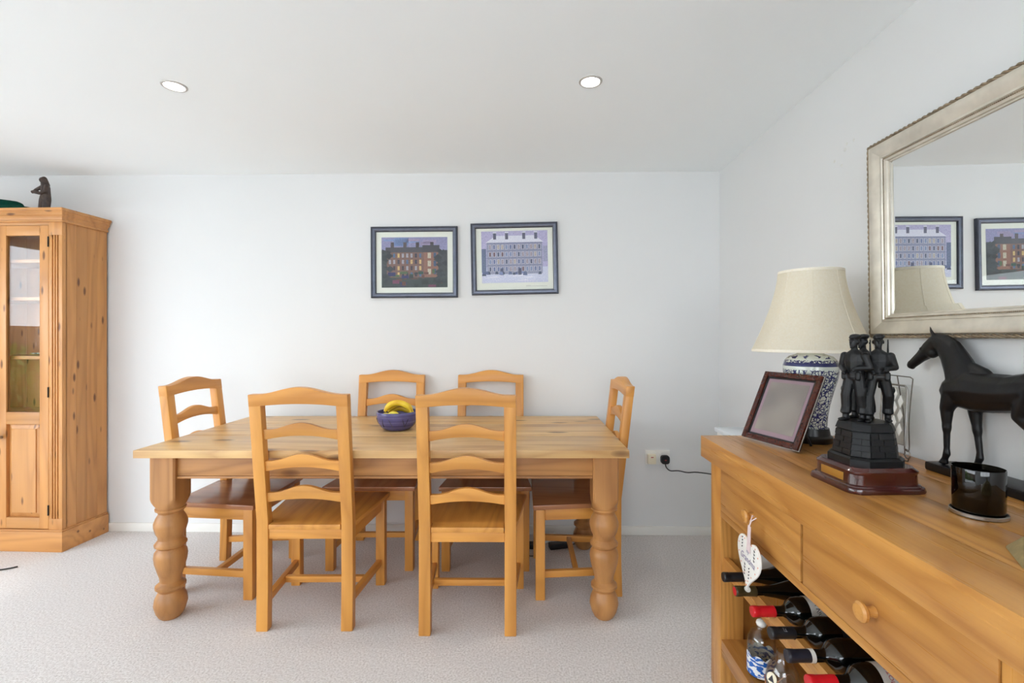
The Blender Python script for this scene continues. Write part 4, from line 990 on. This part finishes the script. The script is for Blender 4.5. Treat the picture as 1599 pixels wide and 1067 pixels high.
fbox('mount', M['mauve'], -hw_ + bw, hw_ - bw, -0.0045, -0.002, bw, fh_ - bw, bev=0)
fbox('photograph', M['photo'], -hw_ + bw + 0.02, hw_ - bw - 0.02, -0.0052, -0.004, bw + 0.022, fh_ - bw - 0.018, bev=0)
fbox('glazing', M['frameglass'], -hw_ + bw, hw_ - bw, -0.0068, -0.0062, bw, fh_ - bw, bev=0)
foot = MF @ Vector((0.06, 0.006, 0.12 + zs_)); back = u * 0.06 + Vector((-nrm.x * 0.12, -nrm.y * 0.12, 0.004))
G().tube([foot, (foot + back) / 2, back], 0.004, 6).build('strut', M['black'], pf)

# ------------------------------------------------------------------ soldiers statuette (a plain stand-in group)
st = thing('soldiers_statuette', 'black statuette of three capped soldiers on a stone plinth and mahogany base', 'statuette', (0.872, 1.205, SBZ), R(2))
def slab(pts, prof):
    """stack of scaled outlines: prof = [(grow, z)]"""
    b = bmesh.new(); rings = []
    for e, z_ in prof: rings.append([b.verts.new((x + math.copysign(1, x) * e, y + math.copysign(1, y) * e, z_)) for x, y in pts])
    n = len(pts)
    for A, B in zip(rings[:-1], rings[1:]):
        for i in range(n): b.faces.new((A[i], A[(i + 1) % n], B[(i + 1) % n], B[i]))
    b.faces.new(rings[0]); b.faces.new(rings[-1]); bmesh.ops.recalc_face_normals(b, faces=b.faces)
    g = G(); g._merge(b); return g
def rounded(hx_, hy_, c_, n=4):
    pts = []
    for sx_, sy_, a0 in ((1, 1, 0), (-1, 1, 90), (-1, -1, 180), (1, -1, 270)):
        for i in range(n + 1):
            a = R(a0 + 90 * i / n); pts.append((sx_ * (hx_ - c_) + c_ * math.cos(a), sy_ * (hy_ - c_) + c_ * math.sin(a)))
    return pts
wb = slab(rounded(0.084, 0.077, 0.03), [(0.012, 0), (0.013, 0.004), (0.011, 0.012), (0.007, 0.014), (0.006, 0.017), (0.002, 0.019), (0.001, 0.042), (0.003, 0.045), (0.003, 0.05), (-0.003, 0.056), (-0.004, 0.058)]).build('wooden_base', M['mahog'], st, 40)
G().box(-0.0865, -0.0845, -0.04, 0.04, 0.0215, 0.041, 0.0004).build('brass_plaque', M['brass'], wb)
def octa(r_, c_): return [(r_, -c_), (r_, c_), (c_, r_), (-c_, r_), (-r_, c_), (-r_, -c_), (-c_, -r_), (c_, -r_)]
pl_ = slab(octa(0.058, 0.03), [(0.011, 0.058), (0.011, 0.073), (0.006, 0.078), (0.002, 0.079), (-0.005, 0.138), (-0.006, 0.139), (-0.001, 0.141), (-0.005, 0.157), (-0.008, 0.161)]).build('plinth', M['bronze'], st, 25)
# stone courses on the eight faces
oc = octa(0.0600, 0.032)
for i in range(8):
    A = Vector(oc[i] + (0,)); B = Vector(oc[(i + 1) % 8] + (0,)); nn_ = Vector(((A.y - B.y) * -1, (A.x - B.x), 0)).normalized()
    if nn_.dot((A + B) / 2) < 0: nn_ = -nn_
    for k in range(4):
        z0_ = 0.080 + k * 0.0146; sh = 1 - 0.118 * k / 4
        cuts = [0, 0.55, 1] if k % 2 == 0 else [0, 0.35, 1]
        if i % 2 and k % 2: cuts = [0, 1]
        for c0, c1 in zip(cuts[:-1], cuts[1:]):
            p0_ = (A + (B - A) * (c0 + 0.02)) * sh; p1_ = (A + (B - A) * (c1 - 0.02)) * sh; q = random.uniform(0.0012, 0.0026)
            b = bmesh.new(); vs = []
            for off in (-0.003, q):
                for p_, z_ in ((p0_, z0_), (p1_, z0_), (p1_, z0_ + 0.0130), (p0_, z0_ + 0.0130)):
                    lean_ = -(z_ - z0_) * 0.12
                    vs.append(b.verts.new((p_.x + nn_.x * (off + lean_), p_.y + nn_.y * (off + lean_), z_)))
            b.faces.new(vs[:4]); b.faces.new(vs[4:][::-1])
            for j in range(4): b.faces.new((vs[j], vs[(j + 1) % 4], vs[4 + (j + 1) % 4], vs[4 + j]))
            bmesh.ops.recalc_face_normals(b, faces=b.faces)
            g = G(); g._merge(b); g.build('stone_block', M['bronze'], pl_, 30)
def soldier(x, y, face, stride, bend, spread=0.014, name='soldier_figure'):
    """about 0.225 tall, feet at z = 0, looking along -y before turning"""
    g = G(); s = stride
    for sd, fy in ((-1, -s), (1, s)):
        hx_ = sd * 0.011; fx = sd * spread
        g.limb([((hx_, 0, 0.112), (0.013, 0.013, 0.012)), ((fx, fy * 0.55 - 0.003, 0.066), (0.0125, 0.013, 0.010)), ((fx, fy * 0.9 + 0.002, 0.034), (0.0115, 0.012, 0.010)), ((fx, fy, 0.022), (0.0125, 0.013, 0.006))])
        g.limb([((fx, fy + 0.001, 0.022), (0.0075, 0.008, 0.006)), ((fx, fy, 0.008), (0.007, 0.009, 0.006))]); g.hull((fx, fy + 0.004, 0.005), (0.0072, 0.008, 0.0052), (fx + sd * 0.002, fy - 0.016, 0.004), (0.0065, 0.007, 0.004))
        g.ball((fx + sd * 0.010, fy * 0.5, 0.08), (0.004, 0.008, 0.009))
    g.limb([((0, 0, 0.112), (0.022, 0.015, 0.012)), ((0, 0.001, 0.128), (0.020, 0.0135, 0.01)), ((0, 0.001, 0.152), (0.025, 0.016, 0.014)), ((0, 0.002, 0.168), (0.024, 0.014, 0.008)), ((0, 0.002, 0.178), (0.009, 0.009, 0.006))])
    g.limb([((0, 0.002, 0.176), (0.0075, 0.008, 0.008)), ((0, 0, 0.190), (0.0075, 0.008, 0.008))])
    for sd, (ex_, ey, ez), (wx, wy, wz) in ((-1, (-0.034, 0.004, 0.137), (-0.012, -0.018, 0.126) if bend else (-0.032, -0.008, 0.112)), (1, (0.034, 0.006, 0.137), (0.014, -0.018, 0.134) if bend > 1 else (0.034, -0.006, 0.110))):
        g.limb([((sd * 0.025, 0.002, 0.166), (0.0095, 0.010, 0.009)), ((ex_, ey, ez), 0.0082), ((wx, wy, wz), 0.0062)])
        g.limb([((wx, wy, wz), 0.0055), ((wx * 0.9, wy - 0.006, wz - 0.004), (0.0052, 0.0055, 0.0045))])
    # head, face, ear, cap
    g.hull((0, 0.001, 0.202), (0.0105, 0.0125, 0.012), (0, -0.004, 0.191), (0.0075, 0.008, 0.006))
    g.hull((0, -0.0135, 0.200), (0.0018, 0.002, 0.003), (0, -0.0125, 0.205), (0.0015, 0.002, 0.002)); g.ball((0, -0.0105, 0.1905), (0.004, 0.0022, 0.0014)); g.ball((0, -0.010, 0.186), (0.004, 0.003, 0.003))
    for sd in (-1, 1): g.ball((sd * 0.0108, 0.002, 0.200), (0.002, 0.004, 0.005)); g.ball((sd * 0.004, -0.0115, 0.2055), (0.003, 0.002, 0.0014))
    g.hull((0, 0.001, 0.2105), (0.0118, 0.0138, 0.003), (0.002, 0.002, 0.2155), (0.0124, 0.0140, 0.0055))
    # pouches, pack, belt
    g.hull((-0.017, -0.014, 0.121), (0.006, 0.004, 0.006), (-0.017, -0.014, 0.109), (0.006, 0.0045, 0.005)); g.hull((0.018, -0.013, 0.121), (0.006, 0.004, 0.006), (0.018, -0.013, 0.109), (0.006, 0.0045, 0.005))
    g.hull((0, 0.018, 0.160), (0.015, 0.007, 0.010), (0, 0.018, 0.140), (0.015, 0.008, 0.008)); g.hull((0, 0, 0.118), (0.0215, 0.0155, 0.002), (0, 0, 0.121), (0.0215, 0.0155, 0.002))
    o = g.fuse(name, M['bronze'], st, 0.0012, 4)
    o.location = (x, y, 0.160); o.rotation_euler.z = R(face)
    rf = G(); rf.limb([((0.022, 0.030, 0.085), (0.003, 0.0055, 0.004)), ((0.022, 0.029, 0.112), (0.0026, 0.004, 0.004)), ((0.022, 0.028, 0.125), 0.003), ((0.022, 0.027, 0.178), 0.0022), ((0.022, 0.0265, 0.205), 0.0014)]); rf.box(0.0205, 0.0235, 0.024, 0.027, 0.195, 0.2, 0)
    rf.build('rifle', M['bronze'], o)
    return o
soldier(-0.028, 0.000, -70, 0.011, 2)
soldier(0.014, 0.026, -78, 0.008, 1)
soldier(0.022, -0.016, -34, 0.017, 2, 0.021)

# ------------------------------------------------------------------ wire stand with pearl panel by the wall
ws = thing('wire_stand', 'scrolled wire stand holding a panel of pearly diamonds by the wall', 'ornament', (1.178, 1.50, SBZ))
def rod(pts, r=0.0016, nm='wire', mt='wire'): return G().tube(pts, r, 8).build(nm, M[mt], ws)
X_ = 0.0
rod(smooth_path([(-0.03, -0.075, 0.022), (-0.03, -0.084, 0.012), (-0.03, -0.094, 0.012), (-0.03, -0.099, 0.022), (-0.03, -0.093, 0.034), (-0.03, -0.08, 0.038), (-0.02, -0.066, 0.034), (0, -0.058, 0.03), (0, -0.058, 0.12), (0.01, -0.06, 0.245)]) + smooth_path([(0.01, -0.05, 0.25), (0.01, 0.05, 0.25), (0.01, 0.06, 0.245)]) + smooth_path([(0, 0.058, 0.12), (0, 0.058, 0.03), (-0.02, 0.066, 0.034), (-0.03, 0.08, 0.038), (-0.03, 0.093, 0.034), (-0.03, 0.099, 0.022), (-0.03, 0.094, 0.012), (-0.03, 0.084, 0.012), (-0.03, 0.075, 0.022)]))
rod([(-0.03, -0.09, 0.0025), (-0.03, 0.09, 0.0025)]); rod([(-0.03, -0.09, 0.0025), (-0.03, -0.094, 0.012)]); rod([(-0.03, 0.09, 0.0025), (-0.03, 0.094, 0.012)])
rod([(0.01, 0.0, 0.25), (0.03, 0, 0.13), (0.034, 0, 0.003)], nm='back_strut')
g = G(); g.tube([(-0.004 + 0.05 * (zz - 0.04), yy_, zz) for yy_, zz in ((-0.046, 0.04), (-0.046, 0.21), (-0.038, 0.222), (0.038, 0.222), (0.046, 0.21), (0.046, 0.04))], 0.003, 8, closed=True); g.build('panel_frame', M['steel'], ws)
for k in range(4):
    for j in (-1, 0, 1):
        zc = 0.062 + 0.044 * k + (0.022 if j else 0); yc = j * 0.024
        if zc > 0.21: continue
        b_ = G().prism([(yc, zc - 0.02), (yc + 0.011, zc), (yc, zc + 0.02), (yc - 0.011, zc)], -0.0035, -0.001, 'YZ', bev=0.0008); b_.warp(lambda x, y, z_: (x + 0.05 * (z_ - 0.04) - 0.003, y, z_)); b_.build('pearl_diamond', M['pearl'], ws)
G().box(-0.0035, -0.0015, -0.045, 0.045, 0.04, 0.215, 0).warp(lambda x, y, z_: (x + 0.05 * (z_ - 0.04), y, z_)).build('panel_glass', M['clear'], ws)

# ------------------------------------------------------------------ horse figurine
hs = thing('horse_figurine', 'black bronze standing horse figurine on a long base by the wall', 'figurine', (1.178, 1.165, SBZ), R(90) - YAW_R)
G().box(-0.19, 0.172, -0.045, 0.045, 0, 0.024, 0.006).build('base', M['horse'], hs)
g = G(); B0 = 0.024
def q(x, z_, y=0.0): return (x, y, B0 + z_)
# trunk
g.limb([(q(0.120, 0.202), (0.036, 0.038, 0.043)), (q(0.07, 0.208), (0.04, 0.042, 0.055)), (q(0.02, 0.208), (0.04, 0.041, 0.050)), (q(-0.03, 0.212), (0.04, 0.040, 0.046)), (q(-0.075, 0.22), (0.045, 0.041, 0.048)), (q(-0.098, 0.215), (0.032, 0.034, 0.042))])
g.hull(q(0.05, 0.25), (0.03, 0.014, 0.022), q(0.095, 0.265), (0.025, 0.016, 0.025))
# neck and head
g.limb([(q(0.098, 0.225), (0.046, 0.032, 0.056)), (q(0.115, 0.268), (0.040, 0.026, 0.046)), (q(0.134, 0.302), (0.034, 0.021, 0.041)), (q(0.158, 0.326), (0.025, 0.018, 0.031)), (q(0.182, 0.338), (0.02, 0.017, 0.022))])
g.limb([(q(0.187, 0.332), (0.022, 0.018, 0.024)), (q(0.207, 0.314), (0.02, 0.018, 0.027)), (q(0.234, 0.293), (0.016, 0.0135, 0.018)), (q(0.262, 0.272), (0.014, 0.0115, 0.0145)), (q(0.272, 0.264), (0.0125, 0.0115, 0.0125))])
g.ball(q(0.198, 0.306), (0.019, 0.0172, 0.019)); g.ball(q(0.268, 0.257), (0.007, 0.007, 0.006))
for s_ in (-1, 1):
    g.limb([(q(0.181, 0.352, s_ * 0.009), (0.006, 0.004, 0.006)), (q(0.189, 0.366, s_ * 0.011), (0.005, 0.003, 0.006)), (q(0.195, 0.380, s_ * 0.010), 0.0012)])
    g.ball(q(0.222, 0.315, s_ * 0.0155), (0.0045, 0.0025, 0.0035)); g.ball(q(0.273, 0.273, s_ * 0.008), (0.003, 0.003, 0.003))
# fore legs: near one straight, the other set back
def fore(x, y, dx):
    g.limb([(q(x - 0.012, 0.19, y), (0.026, 0.016, 0.034)), (q(x, 0.155, y), (0.018, 0.014, 0.02)), (q(x + dx * 0.4, 0.115, y), (0.0115, 0.0105, 0.012)), (q(x + dx * 0.5, 0.102, y), (0.0115, 0.0105, 0.010)), (q(x + dx * 0.6, 0.088, y), (0.0085, 0.008, 0.01)), (q(x + dx, 0.045, y), (0.0075, 0.007, 0.01)), (q(x + dx, 0.030, y), (0.0095, 0.0085, 0.007)), (q(x + dx + 0.006, 0.016, y), (0.0075, 0.0075, 0.006)), (q(x + dx + 0.010, 0.004, y), (0.0125, 0.0105, 0.004))])
fore(0.126, 0.022, 0.0); fore(0.092, -0.022, -0.014)
def hind(x, y, dx):
    g.limb([(q(x, 0.205, y), (0.036, 0.018, 0.04)), (q(x + 0.018 , 0.165, y), (0.022, 0.015, 0.02)), (q(x + 0.006 + dx, 0.135, y), (0.015, 0.012, 0.014)), (q(x - 0.022 + dx, 0.108, y), (0.0115, 0.0095, 0.012)), (q(x - 0.020 + dx, 0.088, y), (0.0085, 0.008, 0.01)), (q(x - 0.014 + dx, 0.045, y), (0.0078, 0.0072, 0.01)), (q(x - 0.012 + dx, 0.030, y), (0.0098, 0.0088, 0.007)), (q(x - 0.005 + dx, 0.016, y), (0.0078, 0.0075, 0.006)), (q(x + dx, 0.004, y), (0.013, 0.0105, 0.004))])
hind(-0.088, 0.022, -0.018); hind(-0.082, -0.022, 0.012)
g.limb([(q(-0.118, 0.245), (0.01, 0.008, 0.01)), (q(-0.138, 0.225), (0.008, 0.008, 0.012)), (q(-0.143, 0.17), (0.009, 0.009, 0.02)), (q(-0.138, 0.10), (0.004, 0.004, 0.012))])
g.fuse('body', M['horse'], hs, 0.0024, 5)

# ------------------------------------------------------------------ smoked glass candle holder, gold ornament
ch = thing('candle_holder', 'smoked black glass candle tumbler on a round steel tray', 'candle holder', (0.958, 0.995, SBZ))
G().lathe([(0, 0), (0.044, 0), (0.047, 0.002), (0.047, 0.008), (0.045, 0.009), (0.044, 0.004), (0, 0.004)], 48).build('tray', M['steel'], ch, 40)
G().lathe([(0, 0.0045), (0.04, 0.0045), (0.0425, 0.008), (0.043, 0.098), (0.0425, 0.0995), (0.041, 0.099), (0.0405, 0.014), (0.038, 0.0105), (0, 0.0105)], 48).build('tumbler', M['smoke'], ch, 50)
G().lathe([(0, 0.011), (0.038, 0.011), (0.0395, 0.013), (0.0395, 0.04), (0.036, 0.043), (0, 0.042)], 40).build('candle_wax', plain('wax', srgb(70, 58, 44), 0.5), ch, 40)
go = thing('gold_ornament', 'pale gold faceted ornament lying at the near end of the sideboard', 'ornament', (0.905, 0.745, SBZ), R(0))
b = bmesh.new()
for p_ in ((-0.105, 0.012, 0.0), (-0.048, 0.098, 0.0), (0.06, 0.085, 0.0), (0.1, -0.02, 0.0), (0.03, -0.1, 0.0), (-0.07, -0.08, 0.0), (-0.062, 0.012, 0.045), (-0.02, 0.06, 0.052), (0.04, 0.05, 0.055), (0.06, -0.015, 0.05), (0.02, -0.06, 0.055), (-0.04, -0.05, 0.05), (0, 0, 0.075)): b.verts.new(p_)
bmesh.ops.convex_hull(b, input=b.verts); bmesh.ops.bevel(b, geom=b.edges[:], offset=0.002, segments=2, affect='EDGES')
g = G(); g._merge(b); g.build('faceted_body', M['gold'], go, 20)
G().lathe([(0, 0.07), (0.012, 0.07), (0.012, 0.082), (0.006, 0.086), (0, 0.087)], 20).build('finial', M['gold'], go)

# white plastic box standing behind the far end of the sideboard
bxs = thing('storage_box', 'tall white plastic storage box between sideboard end and back wall', 'box', (0.99, 2.03, 0))
G().box(-0.09, 0.09, -0.16, 0.16, 0, 0.815, 0.006).build('box_body', M['white'], bxs); G().box(-0.098, 0.098, -0.168, 0.168, 0.815, 0.835, 0.004).build('lid', plain('clear_lid', srgb(216, 224, 230), 0.15, var=0.02), bxs)

# ------------------------------------------------------------------ wall mirror
my0, my1, mz0, mz1 = 1.628, 0.62, 1.248, 1.905
mr = thing('wall_mirror', 'large antique silver framed mirror with roped edge on the right wall', 'mirror', (right_x((my0 + my1) / 2) - 0.014, (my0 + my1) / 2, mz0), 0)
mr.rotation_euler = Euler((0, R(-0.7), -YAW_R))
ML, MH = (my0 - my1) / 2, mz1 - mz0      # local: y along the wall (+ far end), x outward is -x, z up
def sweep(prof, name, mat, smooth=30, inset=0.0):
    cor = [(ML - inset, inset), (ML - inset, MH - inset), (-ML + inset, MH - inset), (-ML + inset, inset)]; inn = [(-1, 1), (-1, -1), (1, -1), (1, 1)]
    for i in range(4):
        j = (i + 1) % 4; b = bmesh.new(); A = []; B = []
        for e, d in prof:
            A.append(b.verts.new((-d, cor[i][0] + inn[i][0] * e, cor[i][1] + inn[i][1] * e))); B.append(b.verts.new((-d, cor[j][0] + inn[j][0] * e, cor[j][1] + inn[j][1] * e)))
        for k in range(len(prof) - 1): b.faces.new((A[k], A[k + 1], B[k + 1], B[k]))
        b.faces.new(A[::-1]); b.faces.new(B); b.faces.new((A[0], B[0], B[-1], A[-1])); bmesh.ops.recalc_face_normals(b, faces=b.faces)
        g = G(); g._merge(b); g.build(name, mat, mr, smooth)
sweep([(0.0, 0.0), (0.0, 0.02), (0.003, 0.023), (0.012, 0.023), (0.013, 0.028), (0.016, 0.032), (0.022, 0.033), (0.034, 0.030), (0.048, 0.024), (0.055, 0.021), (0.056, 0.024), (0.062, 0.024), (0.064, 0.020), (0.07, 0.017), (0.074, 0.016), (0.076, 0.0105), (0.080, 0.0095), (0.080, 0.0)], 'frame_side', M['silverframe'])
# rope moulding round the outer edge: real twisted strands
for i, (p0_, p1_) in enumerate((((ML - 0.007, 0.007), (ML - 0.007, MH - 0.007)), ((ML - 0.007, MH - 0.007), (-ML + 0.007, MH - 0.007)), ((-ML + 0.007, MH - 0.007), (-ML + 0.007, 0.007)), ((-ML + 0.007, 0.007), (ML - 0.007, 0.007)))):
    g = G(); L = math.hypot(p1_[0] - p0_[0], p1_[1] - p0_[1]); n = int(L / 0.0045); dx_, dz_ = (p1_[0] - p0_[0]) / L, (p1_[1] - p0_[1]) / L
    for s_ in (0, 1):
        pts = []
        for k in range(n + 1):
            l_ = L * k / n; a = 2 * math.pi * l_ / 0.036 + s_ * math.pi
            pts.append((-0.0245 - 0.0028 * math.cos(a), p0_[0] + dx_ * l_ - dz_ * 0.0028 * math.sin(a), p0_[1] + dz_ * l_ + dx_ * 0.0028 * math.sin(a)))
        g.tube(pts, 0.0034, 6)
    g.build('rope_moulding', M['silverdark'], mr, 60)
# bead row next to the glass
ob = 0.066
cor = [(ML - ob, ob), (ML - ob, MH - ob), (-ML + ob, MH - ob), (-ML + ob, ob)]
sph = bmesh.new(); bmesh.ops.create_icosphere(sph, subdivisions=1, radius=0.0023); sv = [v.co.copy() for v in sph.verts]; sf = [[v.index for v in f.verts] for f in sph.faces]; sph.free()
for i in range(4):
    a, b_ = cor[i], cor[(i + 1) % 4]; L = math.hypot(b_[0] - a[0], b_[1] - a[1]); n = int(L / 0.005); V, F_ = [], []
    for k in range(n):
        t_ = (k + 0.5) / n; c_ = Vector((-0.0195, a[0] + (b_[0] - a[0]) * t_, a[1] + (b_[1] - a[1]) * t_)); base = len(V)
        V += [c_ + v for v in sv]; F_ += [[base + w for w in f] for f in sf]
    me = bpy.data.meshes.new('bead_row'); me.from_pydata(V, [], F_); finish(me, 80); o = link('bead_row', me, M['silverdark'], mr); o['kind'] = 'stuff'
# bevelled glass
bmn = bmesh.new(); e0, e1 = 0.078, 0.098
def ringv(e, d): return [bmn.verts.new((-d, y_, z_)) for y_, z_ in ((ML - e, e), (ML - e, MH - e), (-ML + e, MH - e), (-ML + e, e))]
r0, r1 = ringv(e0, 0.0062), ringv(e1, 0.0078)
for i in range(4): bmn.faces.new((r0[i], r0[(i + 1) % 4], r1[(i + 1) % 4], r1[i]))
bmn.faces.new(r1); bmesh.ops.recalc_face_normals(bmn, faces=bmn.faces)
for f in bmn.faces:
    if f.normal.x > 0: f.normal_flip()
g = G(); g._merge(bmn); g.build('mirror_glass', M['mirror'], mr, 0)
G().box(-0.004, 0.0, -ML + 0.01, ML - 0.01, 0.01, MH - 0.01, 0).build('backing_board', M['black'], mr)
